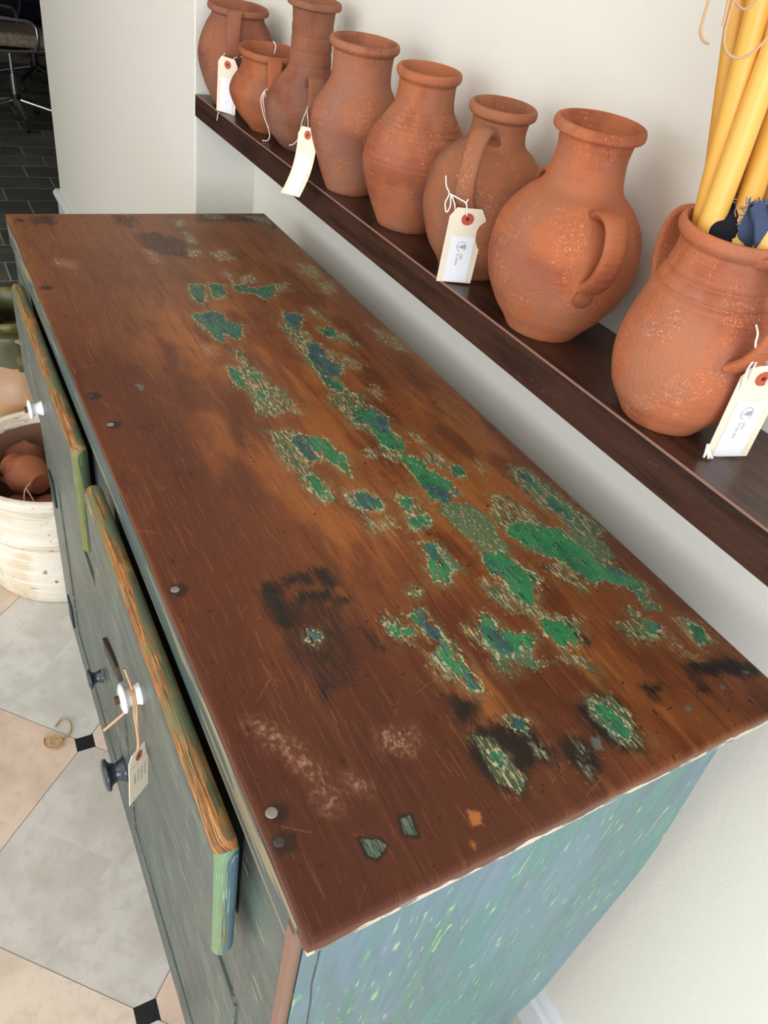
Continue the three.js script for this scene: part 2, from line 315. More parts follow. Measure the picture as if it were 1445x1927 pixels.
patch('O', 14, 128, 11, 131, 9, 128);
patch('K', 122, 184, 110, 198, 92, 186, 99, 176);
patch('W', 90, 49, 82, 55, 74, 52, 76, 45);
patch('W', 113, 112, 104, 135, 94, 123, 103, 109);
patch('W', 88, 70, 81, 79, 76, 74, 80, 68);
patch('K', 302, 136, 299, 149, 273, 149, 273, 142, 287, 138);
patch('K', 300, 106, 296, 132, 288, 129, 291, 105);
patch('K', 274, 109, 270, 141, 259, 139, 262, 119, 260, 105);
patch('K', 294, 82, 294, 98, 273, 94, 244, 92, 245, 82, 264, 81);
patch('B', 263, 86, 253, 136, 213, 131, 185, 122, 171, 109, 175, 90, 204, 78, 235, 82);
patch('K', 259, 144, 252, 151, 249, 148, 251, 142);
patch('K', 173, 88, 168, 91, 156, 85, 159, 83);
patch('K', 211, 147, 206, 149, 193, 151, 196, 148);
patch('T', 229, 102, 227, 107, 220, 105, 218, 101, 223, 99);
patch('W', 159, 22, 143, 40, 105, 52, 96, 50, 100, 47, 139, 33);
patch('W', 96, 46, 87, 52, 77, 56, 72, 51, 82, 45);
patch('W', 113, 118, 107, 133, 103, 122, 101, 112);
patch('W', 82, 71, 82, 76, 77, 71);
patch('B', 1189, 193, 1198, 230, 1153, 268, 1081, 251, 1105, 205, 1146, 194);
patch('B', 1291, 340, 1303, 476, 1238, 474, 1213, 464, 1251, 452, 1260, 330);
patch('P', 1291, 349, 1290, 388, 1265, 380, 1272, 347);
patch('P', 1290, 420, 1283, 473, 1226, 465, 1251, 452);
patch('P', 1267, 284, 1260, 298, 1231, 292, 1231, 279);
patch('P', 1196, 281, 1185, 294, 1141, 285, 1152, 272);
patch('P', 1116, 261, 1110, 279, 1084, 275, 1085, 260);
patch('W', 1121, 191, 1110, 203, 1061, 199, 1066, 191);
patch('B', 1282, 39, 1287, 72, 1248, 69, 1254, 38);
patch('B', 1292, 179, 1280, 208, 1234, 192, 1251, 173);
patch('W', 1088, 42, 1077, 66, 1050, 64, 1061, 44);
patch('W', 757, 175, 757, 194, 729, 184, 737, 175);
patch('C', 682, 62, 673, 76, 653, 68);
const topTex = (() => {
  const kinds = ['G', 'T', 'S', 'P', 'H', 'K', 'B', 'W', 'C', 'D', 'O'], sx = (TL + 2 * PAD) / TW, sy = (TD + 2 * PAD) / TH, field = {};
  for (const k of kinds) field[k] = new Float32Array(TW * TH).fill(-99);
  for (const [k, q] of patches) {                  // distance inside each outline, roughened along the grain
    const f = field[k], xs = q.map((p) => p[0]), ys = q.map((p) => p[1]), m = k === 'K' || k === 'B' || k === 'W' ? 22 : 12, fine = 'CDO'.includes(k) ? 0.3 : 1;
    const i0 = Math.max(0, Math.floor((Math.min(...xs) - m + PAD) / sx)), i1 = Math.min(TW - 1, Math.ceil((Math.max(...xs) + m + PAD) / sx));
    const j0 = Math.max(0, Math.floor((Math.min(...ys) - m + PAD) / sy)), j1 = Math.min(TH - 1, Math.ceil((Math.max(...ys) + m + PAD) / sy));
    for (let j = j0; j <= j1; j++) for (let i = i0; i <= i1; i++) {
      let s = i * sx - PAD, t = j * sy - PAD;
      s += fine * (12 * (fbm(s * 0.06, t * 0.15, 3) - 0.5) + 5 * (noise(s * 0.5, t * 0.7) - 0.5)); t += fine * (8 * (fbm(s * 0.06 + 30, t * 0.16, 3) - 0.5) + 2.5 * (noise(s * 0.4 + 9, t * 0.9) - 0.5));
      let inside = false, dd = 1e9;
      for (let a = 0, b = q.length - 1; a < q.length; b = a++) {
        const [x0, y0] = q[b], [x1, y1] = q[a], ux = x1 - x0, uy = y1 - y0, w = clamp(((s - x0) * ux + (t - y0) * uy) / (ux * ux + uy * uy + 1e-6)), ex = s - x0 - ux * w, ey = t - y0 - uy * w;
        dd = Math.min(dd, ex * ex + ey * ey);
        if ((y1 > t) !== (y0 > t) && s < (x0 - x1) * (t - y1) / (y0 - y1) + x1) inside = !inside;
      }
      const v = (inside ? Math.sqrt(dd) : -Math.sqrt(dd)) + (k === 'G' || k === 'T' || k === 'S' ? 2 : k === 'C' ? -1.5 : 0.5), k2 = j * TW + i; if (v > f[k2]) f[k2] = v;
    }
  }
  const scratch = new Float32Array(TW * TH), nailSpots = [[88, 11], [67, 8], [317, 11], [595, 18], [662, 10], [981, 10], [1269, 14]];
  for (let n = 0; n < 900; n++) {                  // knocks and scratches, most of them along the grain
    const cross = rnd() < 0.3, a = cross ? rr(-1.5, 1.5) : rr(-0.16, 0.16), L = n < 60 ? rr(40, 150) : rr(5, 34), s0 = rr(0, TL), t0 = rr(0, TD), al = (rnd() < 0.22 ? -0.4 : 0.42) * rr(0.25, 1) * (n < 60 ? 0.6 : 1), b = rr(-0.002, 0.002);
    for (let q = 0; q < L; q += 0.3) { const an = a + b * q, i = Math.round((s0 + Math.cos(an) * q + PAD) / sx), j = Math.round((t0 + Math.sin(an) * q + PAD) / sy); if (i >= 0 && i < TW && j >= 0 && j < TH && hash(q * 7 | 0, n) > 0.25) scratch[j * TW + i] = al; }
  }
  const height = new Float32Array(TW * TH), streak3 = (s, t) => noise(s * 0.2 + 31, t * 0.8 + 77);
  const map = texture(TW, TH, (i, j, o) => {
    const s = i * sx - PAD, t = j * sy - PAD, k = j * TW + i, F = (n) => field[n][k];
    // bare, oiled wood: streaks run along the board
    const wide = fbm(s * 0.006 + 3, t * 0.016, 4), grain = fbm(s * 0.012, t * 0.22, 4), fine = fbm(s * 0.05, t * 1.1, 3), cloud = fbm(s * 0.011 + 70, t * 0.032, 4);
    o[0] = 124; o[1] = 70; o[2] = 34;
    mix3(o, [160, 96, 46], sstep(0.45, 0.7, wide) * 0.75 + 0.25 * sstep(0.5, 0.8, grain));
    mix3(o, [78, 38, 20], sstep(0.46, 0.72, cloud) * 0.55);
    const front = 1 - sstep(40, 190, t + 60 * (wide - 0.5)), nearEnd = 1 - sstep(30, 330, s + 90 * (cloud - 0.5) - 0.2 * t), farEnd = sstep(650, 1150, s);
    mix3(o, [80, 36, 18], 0.7 * front * (1 - 0.75 * farEnd)); mix3(o, [74, 36, 20], 0.75 * nearEnd * (1 - sstep(150, 380, t)));
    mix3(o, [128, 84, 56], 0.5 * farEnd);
    mix3(o, [178, 112, 56], 0.55 * sstep(0.55, 0.8, fbm(s * 0.008 + 9, t * 0.06 + 4, 3)) * sstep(120, 200, t) * (1 - sstep(330, 420, t)) * (1 - farEnd));
    mix3(o, [60, 30, 18], 0.35 * sstep(0.55, 0.85, grain)); mix3(o, [52, 28, 18], 0.3 * sstep(0.6, 0.9, fine));
    mix3(o, [184, 122, 78], 0.22 * sstep(0.62, 0.85, fbm(s * 0.03 + 5, t * 0.9 + 3, 2)));
    if (noise(s * 0.22 + 4, t * 0.22) > 0.945) mix3(o, [48, 22, 16], 0.7);
    if (scratch[k] > 0) mix3(o, [204, 148, 104], scratch[k]); else if (scratch[k] < 0) mix3(o, [44, 22, 14], -scratch[k]);
    for (const [ns, nt] of nailSpots) { const q = Math.hypot(s - ns + 2, t - nt - 2) + 4 * (noise(s * 0.4, t * 0.4) - 0.5); if (q < 11) mix3(o, [40, 26, 20], 0.75 * (1 - sstep(5, 11, q))); }
    { const halo = Math.max(F('G'), F('S'), F('P'), F('T')); if (halo > -22) mix3(o, [118, 112, 78], 0.34 * sstep(-22, -2, halo) * sstep(0.42, 0.68, fbm(s * 0.05 + 12, t * 0.12 + 3, 4))); if (halo > -12 && streak3(s, t) > 0.8) mix3(o, [196, 172, 124], 0.5 * sstep(-12, -3, halo)); }
    height[k] = 0.45 - 0.12 * sstep(0.55, 0.85, grain);
    const streak = noise(s * 0.09, t * 0.95), streak2 = noise(s * 0.16 + 60, t * 1.3 + 20), rough = 2.2 * (noise(s * 0.8, t * 1.2) - 0.5);
    const soft = (n, a, b) => sstep(a, b, F(n) + rough);
    mix3(o, [46, 28, 20], 0.78 * soft('B', -12, 6) * (0.35 + 0.65 * sstep(0.25, 0.7, streak)));
    { const kk = soft('K', -8, 7); mix3(o, [27, 21, 18], 0.93 * kk ** 0.7 * sstep(0.42, 0.7, 0.6 * noise(s * 0.05 + 3, t * 1.5) + 0.4 * fbm(s * 0.1, t * 0.2, 3) + 0.34 * kk)); }
    mix3(o, [198, 158, 138], 0.8 * soft('W', -14, 10) * (0.25 + 0.75 * sstep(0.4, 0.75, fbm(s * 0.3, t * 0.4, 3))) * sstep(0.15, 0.6, noise(s * 0.9, t * 1.1) + 0.2));
    mix3(o, [128, 146, 116], 0.62 * soft('P', -4, 3) * sstep(0.3, 0.62, fbm(s * 0.14, t * 0.3, 3)));
    { const p = F('P'); if (p > -3 && streak2 > 0.72) mix3(o, [206, 192, 150], 0.6 * sstep(-3, 1, p)); }
    mix3(o, [78, 116, 88], 0.85 * sstep(-5, 3, F('H') + rough + 16 * (fbm(s * 0.07 + 3, t * 0.2, 4) - 0.5)) * sstep(0.25, 0.5, streak2 + 0.2)); { const h = F('H'); if (h > -2 && noise(s * 0.4 + 3, t * 0.9) > 0.74) mix3(o, [186, 176, 128], 0.7); }
    { const e = F('S') + rough; if (e > -2.5) {      // scraped through: cream ground, shreds of green, bare wood
      const a = sstep(-2.5, 1.5, e); if (streak2 > 0.68) mix3(o, [206, 188, 146], 0.85 * a); else if (streak > 0.48) mix3(o, [66, 100, 74], 0.85 * a); else if (streak2 < 0.25) mix3(o, [58, 34, 20], 0.6 * a); else mix3(o, [126, 116, 84], 0.55 * a);
      height[k] += 0.12 * a * streak2;
    } }
    { const rag = 5 * (fbm(s * 0.11 + 9, t * 0.3, 3) - 0.5), g = F('G') + rough + rag, tt = F('T') + rough * 0.8 + rag, bare = fbm(s * 0.09 + 44, t * 0.3 + 5, 3), e = Math.max(g, tt) - 8 * sstep(0.655, 0.72, bare);   // whole paint with a cream edge where the layers show
      if (e > -9 && e <= 0) mix3(o, [112, 124, 92], 0.5 * sstep(-9, -1, e) * sstep(0.35, 0.6, fbm(s * 0.12 + 6, t * 0.35, 3)));
      if (e > -2.2 && e <= 0.4) mix3(o, streak2 > 0.8 ? [60, 38, 24] : [206, 190, 150], 0.9 * sstep(-2.2, -1.1, e) * sstep(0.3, 0.55, noise(s * 0.3 + 8, t * 0.5)));
      if (e > 0.2) {
        const a = sstep(0.2, 0.9, e), v = fbm(s * 0.03 + 3, t * 0.09, 3), near = 1 - sstep(350, 900, s), c = [40 + 24 * v, 88 + 30 * v + 22 * near, 66 + 24 * v];
        mix3(c, [58, 86, 90], clamp(sstep(-3, 5, tt) + 0.8 * sstep(0.52, 0.7, fbm(s * 0.02 + 11, t * 0.05 + 80, 3)))); mix3(c, [96, 132, 104], 0.45 * sstep(0.5, 0.75, fbm(s * 0.05 + 70, t * 0.16, 3)));
        if (noise(s * 0.06 + 5, t * 1.5 + 5) > 0.8) mix3(c, [26, 48, 38], 0.75); if (noise(s * 0.3 + 77, t * 1.2) > 0.88) mix3(c, [180, 178, 136], 0.6);
        mix3(o, c, a); height[k] += 0.4 * a;
      } }
    mix3(o, [98, 112, 118], 0.75 * soft('C', -1.5, 1)); { const d = F('D'); if (d > -3) mix3(o, [30, 24, 20], 0.7 * sstep(-3, -1, d)); if (d > 0.3) mix3(o, streak2 > 0.55 ? [104, 122, 104] : [58, 76, 66], 0.9); } mix3(o, [190, 120, 62], 0.8 * soft('O', -2, 1.5));
    // edges: rubbed paint under the near end, pale arris along the front
    const ne = -s + 2 * (noise(t * 0.15, 4) - 0.5); if (ne > 0) { mix3(o, [112, 66, 48], 0.5 * sstep(0, 5, ne)); const rag = 11 + 9 * (fbm(t * 0.04, 7, 3) - 0.5); if (ne > rag) mix3(o, fbm(t * 0.07, s * 0.2, 3) > 0.44 ? [210, 194, 172] : [122, 120, 112], sstep(rag, rag + 1, ne)); }
    if (t < -1) { mix3(o, [120, 74, 56], 0.6); if (t < -6 && noise(s * 0.08, t * 0.4) > 0.4) mix3(o, [176, 160, 128], 0.7); }
  });
  const bump = texture(TW, TH, (i, j, o) => { o[0] = o[1] = o[2] = 255 * height[j * TW + i]; }, false);
  map.wrapS = map.wrapT = bump.wrapS = bump.wrapT = THREE.ClampToEdgeWrapping;
  return { map, bump };
})();
// side boards: blue, teal and green coats with pale chips along the upright grain
const sideTex = texture(1024, 1400, (i, j, o) => {  // 0.5 m x 1.1 m
  const x = i * 0.49 + 9 * (fbm(i * 0.02, j * 0.004, 3) - 0.5) - j * 0.03, y = j * 0.79, up = fbm(x * 0.03, y * 0.006, 4), v = fbm(x * 0.09 + 40, y * 0.008 + 6, 4), w = fbm(x * 0.015, y * 0.004 + 30, 3);
  o[0] = 84; o[1] = 111; o[2] = 117; mix3(o, [74, 126, 121], 0.95 * sstep(0.34, 0.54, up)); mix3(o, [72, 124, 102], 0.75 * sstep(0.48, 0.68, v)); mix3(o, [96, 122, 142], 0.6 * sstep(0.5, 0.68, w)); mix3(o, [122, 148, 160], 0.4 * noise(x * 0.25, y * 0.02));
  mix3(o, [92, 118, 112], 0.35 * sstep(0.5, 0.8, noise(x * 0.5, y * 0.03)));
  const f = noise(x * 0.32, y * 0.05), g = noise(x * 0.5 + 9, y * 0.09 + 4); const zone = fbm(x * 0.02 + 80, y * 0.012 + 9, 3); if (f > 0.905 && zone > 0.46) mix3(o, [188, 190, 140], 0.75); else if (f > 0.83 && zone > 0.42) mix3(o, [96, 166, 124], 0.65); if (g > 0.972) mix3(o, [206, 206, 180], 0.7);
  { const top = 1010 - 7 + 9 * (fbm(x * 0.04, 3, 3) - 0.5); if (y > top) mix3(o, noise(x * 0.3, y * 0.4) > 0.3 ? [214, 198, 174] : [120, 128, 128], 0.9); }
  const c = Math.abs(i * 0.49 - 19 - 6 * (noise(y * 0.02, 3) - 0.5) - (1000 - y) * 0.02); if (c < 0.9 && y > 420) mix3(o, [34, 52, 58], 0.9);        // the long crack by the front corner
});
const frontTex = texture(1024, 1024, (i, j, o) => { // 1 m x 1 m, grain along x
  const x = i, y = j, g = fbm(x * 0.006, y * 0.08, 4), c = fbm(x * 0.02 + 5, y * 0.02, 4);
  o[0] = 86; o[1] = 96; o[2] = 88; mix3(o, [66, 82, 78], sstep(0.4, 0.7, g)); mix3(o, [98, 116, 104], 0.7 * sstep(0.52, 0.75, c)); mix3(o, [78, 84, 84], 0.5 * sstep(0.5, 0.7, fbm(x * 0.004 + 40, y * 0.02 + 7, 3)));
  if (noise(x * 0.025, y * 0.3) > 0.915) mix3(o, [190, 166, 120], 0.75); if (noise(x * 0.05 + 40, y * 0.5) > 0.94) mix3(o, [136, 148, 140], 0.8);
});
const lipTex = texture(1024, 256, (i, j, o) => {    // rubbed drawer edge: orange wood, green streaks; upper half teal
  const x = i, y = j, s = noise(x * 0.016, y * 0.3), s2 = noise(x * 0.03 + 50, y * 0.55), b = fbm(x * 0.012, y * 0.03, 3);
  if (y < 128) {
    o[0] = 194; o[1] = 128; o[2] = 66; mix3(o, [168, 100, 50], s2); if (s2 < 0.2) mix3(o, [206, 178, 130], 0.7); if (s > 0.62) mix3(o, [78, 88, 52], 0.85); if (s2 > 0.74) mix3(o, [96, 62, 36], 0.7); mix3(o, [112, 116, 74], 0.8 * sstep(0.52, 0.7, b));
    mix3(o, [86, 100, 80], sstep(84, 104, y + 20 * (b - 0.5)) * 0.9); mix3(o, [88, 98, 84], 0.9 * (1 - sstep(8, 22, y + 24 * (s - 0.5)))); if (y > 6 && y < 18 && s2 > 0.55) mix3(o, [204, 184, 138], 0.8);
  } else {
    const olive = i > 512 ? 1 : 0; o[0] = 112; o[1] = 142; o[2] = 104; mix3(o, [112, 116, 62], 0.85 * olive); mix3(o, [142, 126, 70], sstep(0.5, 0.75, b)); mix3(o, olive ? [62, 78, 58] : [74, 104, 120], 0.9 * sstep(200, 226, y + 40 * (s - 0.5))); if (s2 > 0.86) mix3(o, [196, 206, 178], 0.8);
  }
});
const railTex = texture(1024, 128, (i, j, o) => { const g = fbm(i * 0.012, j * 0.1, 4), s = noise(i * 0.012, j * 0.22); o[0] = 92; o[1] = 106; o[2] = 100; mix3(o, [70, 84, 84], g); mix3(o, [74, 96, 84], 0.7 * sstep(0.5, 0.7, fbm(i * 0.02, j * 0.04 + 9, 3))); const worn = 1 - sstep(60, 330, i + 60 * g), lim = 0.7 - 0.14 * worn; if (s > lim) mix3(o, [158, 138, 102], 0.85 * sstep(lim, lim + 0.1, s)); });
const M = {
  side: std({ map: sideTex, roughness: 0.42, bumpMap: sideTex, bumpScale: 0.0006 }), front: std({ map: frontTex, roughness: 0.4 }), lip: std({ map: lipTex, roughness: 0.5, bumpMap: lipTex, bumpScale: 0.0012 }), rail: std({ map: railTex, roughness: 0.5 }),
  inside: std({ color: 0x1a1713, roughness: 0.9 }), worn: std({ color: 0x8a6a58, roughness: 0.6 }), china: new THREE.MeshPhysicalMaterial({ color: 0xf2f2ee, roughness: 0.12, clearcoat: 0.6 }), darkKnob: new THREE.MeshPhysicalMaterial({ color: 0x2a3440, roughness: 0.22, clearcoat: 0.5 }),
  rust: std({ color: 0x4a2a1c, roughness: 0.6 }), nail: std({ color: 0x948c82, metalness: 0.6, roughness: 0.4 }), nailDark: std({ color: 0x4a4038, metalness: 0.5, roughness: 0.5 }), iron: std({ color: 0x2c3640, roughness: 0.5, metalness: 0.3 }),
};
const cab = thing('cabinet', 'long old painted wooden cabinet with a worn brown top and chipped teal end', 'cabinet', P(0.24, 3.1, 0.33));
const inCab = (g) => { g.translate(-cab.position.x, -cab.position.y, -cab.position.z); return g; };
const part = (name, g, m, parent = cab) => mesh(name, inCab(Array.isArray(g) ? mergeGeometries(g.map((q) => (q.index ? q.toNonIndexed() : q))) : g), m, parent);
{ // top board, slightly wavy outline, rounded arris; u, v of its own map
  const x0 = 0.2405 * U, x1 = 1.24 * U, z0 = -0.3157 * U, z1 = -3.032 * U, y1 = EYE - U, th = 0.021, b = 0.005, sh = new THREE.Shape(), pt = [];
  const wob = (t, a) => a * (noise(t * 9, 3) - 0.5);
  for (let i = 0; i <= 40; i++) pt.push([lerp(z0, z1, i / 40), x0 + wob(i / 9, 0.0012)]);
  for (let i = 1; i <= 14; i++) pt.push([z1 + wob(i / 5 + 20, 0.002), lerp(x0, x1, i / 14)]);
  for (let i = 1; i <= 40; i++) pt.push([lerp(z1, z0, i / 40), x1 + wob(i / 3 + 50, 0.004)]);
  for (let i = 1; i < 14; i++) pt.push([z0 + wob(i / 4 + 90, 0.003), lerp(x1, x0, i / 14)]);
  const inset = pt.map(([z, x]) => new THREE.Vector2(clamp(z, z1 + b, z0 - b), clamp(x, x0 + b + (x - x0 < 0.01 ? x - x0 : 0), x1 - b)));
  sh.setFromPoints(inset);
  const g = new THREE.ExtrudeGeometry(sh, { depth: th - 2 * b, bevelEnabled: true, bevelSize: b, bevelThickness: b, bevelSegments: 4 });
  const p = g.attributes.position, uv = g.attributes.uv;
  for (let i = 0; i < p.count; i++) {               // shape lies in (z, x); its depth becomes height
    const z = p.getX(i), x = p.getY(i), y = y1 - th + b + p.getZ(i); p.setXYZ(i, x, y, z);
    const d = Math.max(0, y1 - y) * 1000; let s = (z0 - z) * 1000, t = (x - x0) * 1000; if (s < 8) s = Math.min(s, 5) - d; else if (t < 8) t = Math.min(t, 4) - d * 0.7;
    uv.setXY(i, (s + PAD) / (TL + 2 * PAD), (t + PAD) / (TD + 2 * PAD));
  }
  g.computeVertexNormals();
  const top = part('top_board', g, new THREE.MeshPhysicalMaterial({ side: THREE.DoubleSide, map: topTex.map, bumpMap: topTex.bump, bumpScale: 0.0007, roughness: 0.42, specularIntensity: 0.55 }));
  top.userData.label = 'worn brown top board with shreds of green paint';
  const nails = [[88, 11, 0.0046, 1], [67, 8, 0.0042, 0], [317, 11, 0.0042, 1], [595, 18, 0.0042, 1], [662, 10, 0.0042, 0], [981, 10, 0.004, 0], [1269, 14, 0.004, 0]];
  for (const [s, t, r, bright] of nails) {
    const n = new THREE.SphereGeometry(r, 14, 6, 0, Math.PI * 2, 0, Math.PI / 2); n.scale(1, 0.28, 1); n.translate(x0 + t / 1000, y1 - 0.0003, z0 - s / 1000); part('nail', n, bright ? M.nail : M.nailDark, top);
  }
}
const SZ = 0.345;                                  // near end board
{
  const outline = [[0.252, 1.03], [1.13, 1.03], [1.125, 1.12], [1.155, 1.32], [1.19, 1.55], [1.196, 1.69], [1.168, 2.0], [1.14, 2.36], [1.07, 2.5], [1.05, 3.1], [0.252, 3.1]];
  const mk = (d0, d1) => {
    const sh = new THREE.Shape(outline.map(([x, h]) => new THREE.Vector2(x * U, (3.1 - h) * U))), g = new THREE.ExtrudeGeometry(sh, { depth: 0.016, bevelEnabled: true, bevelSize: -0.002, bevelOffset: 0, bevelThickness: 0.002, bevelSegments: 2 });
    g.translate(0, 0, -d1 * U + 0.002); const p = g.attributes.position, uv = g.attributes.uv; for (let i = 0; i < p.count; i++) uv.setXY(i, (p.getX(i) - 0.115) / 0.5, p.getY(i) / 1.1); return g;
  };
  part('side_panel', mk(0, SZ + 0.038), M.side);
  part('side_panel', mk(0, 3.0), M.side);
  part('back_panel', box(1.02 * U, 1.035 * U, 0.05, EYE - 1.04 * U, -2.97 * U, -(SZ + 0.04) * U), M.inside);
  part('bottom_board', box(0.26 * U, 1.02 * U, 0.06, 0.078, -2.97 * U, -(SZ + 0.04) * U), M.inside);
  part('inner_board', box(0.262 * U, 1.02 * U, EYE - 1.66 * U, EYE - 1.63 * U, -2.97 * U, -(SZ + 0.04) * U), M.inside);
  part('corner_edge', prism([[0, 0], [-0.006, 0.002], [-0.009, 0.008], [-0.009, 0.016], [0, 0.016]], V(0.254 * U, 0.0, -(SZ + 0.036) * U), Y, X, Z, EYE - 1.035 * U), M.worn).userData.label = 'bare reddish corner edge of the end board';
  const scaleUV = (g, a, b, c = 0, d = 0) => { const uv = g.attributes.uv; for (let i = 0; i < uv.count; i++) uv.setXY(i, uv.getX(i) * a + c, uv.getY(i) * b + d); return g; };
  const zN = -(SZ + 0.004) * U, zF = -3.0 * U, xc = 0.2475 * U;
  part('top_rail', scaleUV(prism([[0.0005, 0], [0.0035, 0], [0.0035, -0.012], [0.02, -0.012], [0.02, -0.041], [0.001, -0.041], [0, -0.039], [-0.0005, -0.002]], V(0.2385 * U, EYE - 1.016 * U, zN + 0.0005), Z.clone().negate(), X, Y, zN - zF), 1, 8), M.rail);
  const stile = (d0, d1, h0, h1) => part('stile', rbox(xc, xc + 0.02, EYE - h1 * U, EYE - h0 * U, -d1 * U, -d0 * U, 0.002), M.front);
  stile(SZ + 0.005, 0.555, 1.10, 3.1); stile(1.425, 1.665, 1.10, 1.4295); stile(2.62, 3.0, 1.10, 3.1); stile(1.60, 1.72, 1.7805, 2.9295);
  part('middle_rail', rbox(xc, xc + 0.02, EYE - 1.78 * U, EYE - 1.43 * U, -2.619 * U, -0.556 * U, 0.002), M.front);
  part('bottom_rail', rbox(xc, xc + 0.02, 0.0, EYE - 2.93 * U, -2.619 * U, -0.556 * U, 0.002), M.front);
  // lipped drawers: front board with a rounded, rubbed lip all round
  const drawer = (d0, d1, h0, h1, xA, xB) => {     // xA at the near end, xB at the far end
    const sh = new THREE.Shape(), w = (d1 - d0) * U, h = (h1 - h0) * U, b = 0.011, r = 0.006;
    sh.moveTo(b + r, b).lineTo(w - b - r, b).quadraticCurveTo(w - b, b, w - b, b + r).lineTo(w - b, h - b - r).quadraticCurveTo(w - b, h - b, w - b - r, h - b).lineTo(b + r, h - b).quadraticCurveTo(b, h - b, b, h - b - r).lineTo(b, b + r).quadraticCurveTo(b, b, b + r, b);
    const g = new THREE.ExtrudeGeometry(sh, { depth: 0.003, bevelEnabled: true, bevelSize: b, bevelThickness: 0.0085, bevelSegments: 5, curveSegments: 4 });
    // local: x along the drawer from the far end, y up, z out of the front
    const front = new THREE.Group(), p = g.attributes.position, uv = g.attributes.uv, nrm = g.attributes.normal;
    for (let i = 0; i < p.count; i++) {
      const x = p.getX(i), y = p.getY(i), z = p.getZ(i);
      if (x > b + 0.0005 && x < w - b - 0.0005 && y > b + 0.0005 && y < h - b - 0.0005 && Math.abs(nrm.getZ(i)) > 0.9) uv.setXY(i, x, y);
      else uv.setXY(i, x, y);
    }
    const lipPos = [], lipUV = [], frontPos = [], frontUV = [];
    for (let i = 0; i < p.count; i += 3) {
      const nz = Math.min(nrm.getZ(i), nrm.getZ(i + 1), nrm.getZ(i + 2)), flat = nz > 0.99, ex = Math.max(Math.abs(nrm.getX(i)), Math.abs(nrm.getX(i + 1)), Math.abs(nrm.getX(i + 2))), ey = Math.max(Math.abs(nrm.getY(i)), Math.abs(nrm.getY(i + 1)), Math.abs(nrm.getY(i + 2)));
      for (let k = i; k < i + 3; k++) {
        (flat ? frontPos : lipPos).push(p.getX(k), p.getY(k), p.getZ(k));
        if (flat) frontUV.push(p.getX(k), p.getY(k));
        else { const dz = clamp((0.0115 - p.getZ(k)) / 0.021), e = ex > ey; const out = e ? Math.min(p.getX(k), w - p.getX(k)) : Math.min(p.getY(k), h - p.getY(k)), q = clamp((1 - out / b) * 0.5 + dz * 0.5); lipUV.push(e ? p.getY(k) * 1.2 + (d0 > 1 ? 0.6 : 0.05) : p.getX(k) * 1.9, e ? 0.52 + 0.46 * q : 0.02 + 0.46 * q); }
      }
    }
    const mkG = (a, u) => { const q = new THREE.BufferGeometry(); q.setAttribute('position', new THREE.Float32BufferAttribute(a, 3)); q.setAttribute('uv', new THREE.Float32BufferAttribute(u, 2)); q.computeVertexNormals(); return q; };
    const near = V(xA * U, EYE - h1 * U, -d0 * U), far = V(xB * U, EYE - h1 * U, -d1 * U), ex = near.clone().sub(far).normalize(), ez = new THREE.Vector3().crossVectors(ex, Y);
    const m = new THREE.Matrix4().makeBasis(ex, Y, ez).setPosition(far.addScaledVector(ez, -0.0115));
    const a = mkG(frontPos, frontUV).applyMatrix4(m), l = mergeVertices(mkG(lipPos, lipUV)).applyMatrix4(m); l.computeVertexNormals();
    const d = part('drawer', a, M.front); part('lip', l, M.lip, d).userData.label = 'rounded drawer edge rubbed to orange wood';
    part('drawer_box', box(0.256 * U, 0.9 * U, EYE - (h1 - 0.03) * U, EYE - (h0 + 0.05) * U, -(d1 - 0.05) * U, -(d0 + 0.05) * U), M.inside, d);
    return d;
  };
  const near = drawer(0.508, 1.475, 1.092, 1.475, 0.188, 0.190), far = drawer(1.62, 2.665, 1.10, 1.46, 0.192, 0.191);
  const knobGeo = (len, r, neck, base, at) => {    // turned knob, head towards the room
    const q = [[base * 0.98, 0], [base, len * 0.06], [base * 0.9, len * 0.14], [neck, len * 0.36], [neck, len * 0.5], [r * 0.7, len * 0.66], [r * 0.97, len * 0.74], [r, len * 0.82], [r * 0.94, len * 0.92], [r * 0.6, len * 0.99], [r * 0.2, len], [0, len]].map((v) => new THREE.Vector2(...v));
    const g = new THREE.LatheGeometry(q, 32); g.rotateZ(Math.PI / 2); g.translate(at.x, at.y, at.z); return g;
  };
  const addKnob = (parent, x, h, d, len, r, neck, base, mat, screw) => {
    const at = P(x, h, d), k = part('knob', knobGeo(len, r, neck, base, at), mat, parent);
    if (screw) { const s = new THREE.CylinderGeometry(0.0042, 0.0042, 0.006, 12); s.rotateZ(Math.PI / 2); s.translate(at.x - len - 0.001, at.y, at.z); part('knob_screw', s, M.rust, parent); }
    return k;
  };
  addKnob(near, 0.190, 1.276, 0.981, 0.0205, 0.015, 0.0086, 0.0113, M.china, true).userData.label = 'white china knob with rusty screw';
  addKnob(far, 0.192, 1.307, 2.173, 0.0205, 0.015, 0.0086, 0.0113, M.china, true).userData.label = 'white china knob with rusty screw';
  const door = (d0, d1) => {
    const h0 = 1.79, h1 = 2.92, x = 0.240 * U, t = 0.012, f = 0.12, fr = (a, b, c, e) => rbox(x, x + t, EYE - e * U, EYE - c * U, -b * U, -a * U, 0.002);
    const d = part('door', [fr(d0, d0 + f, h0, h1), fr(d1 - f, d1, h0, h1), fr(d0 + f, d1 - f, h0, h0 + f), fr(d0 + f, d1 - f, h1 - f, h1)], M.front);
    part('door_panel', box(x + 0.003, x + t, EYE - (h1 - f) * U, EYE - (h0 + f) * U, -(d1 - f) * U, -(d0 + f) * U), M.front, d); return d;
  };
  const dn = door(0.52, 1.665), df = door(1.675, 2.72);
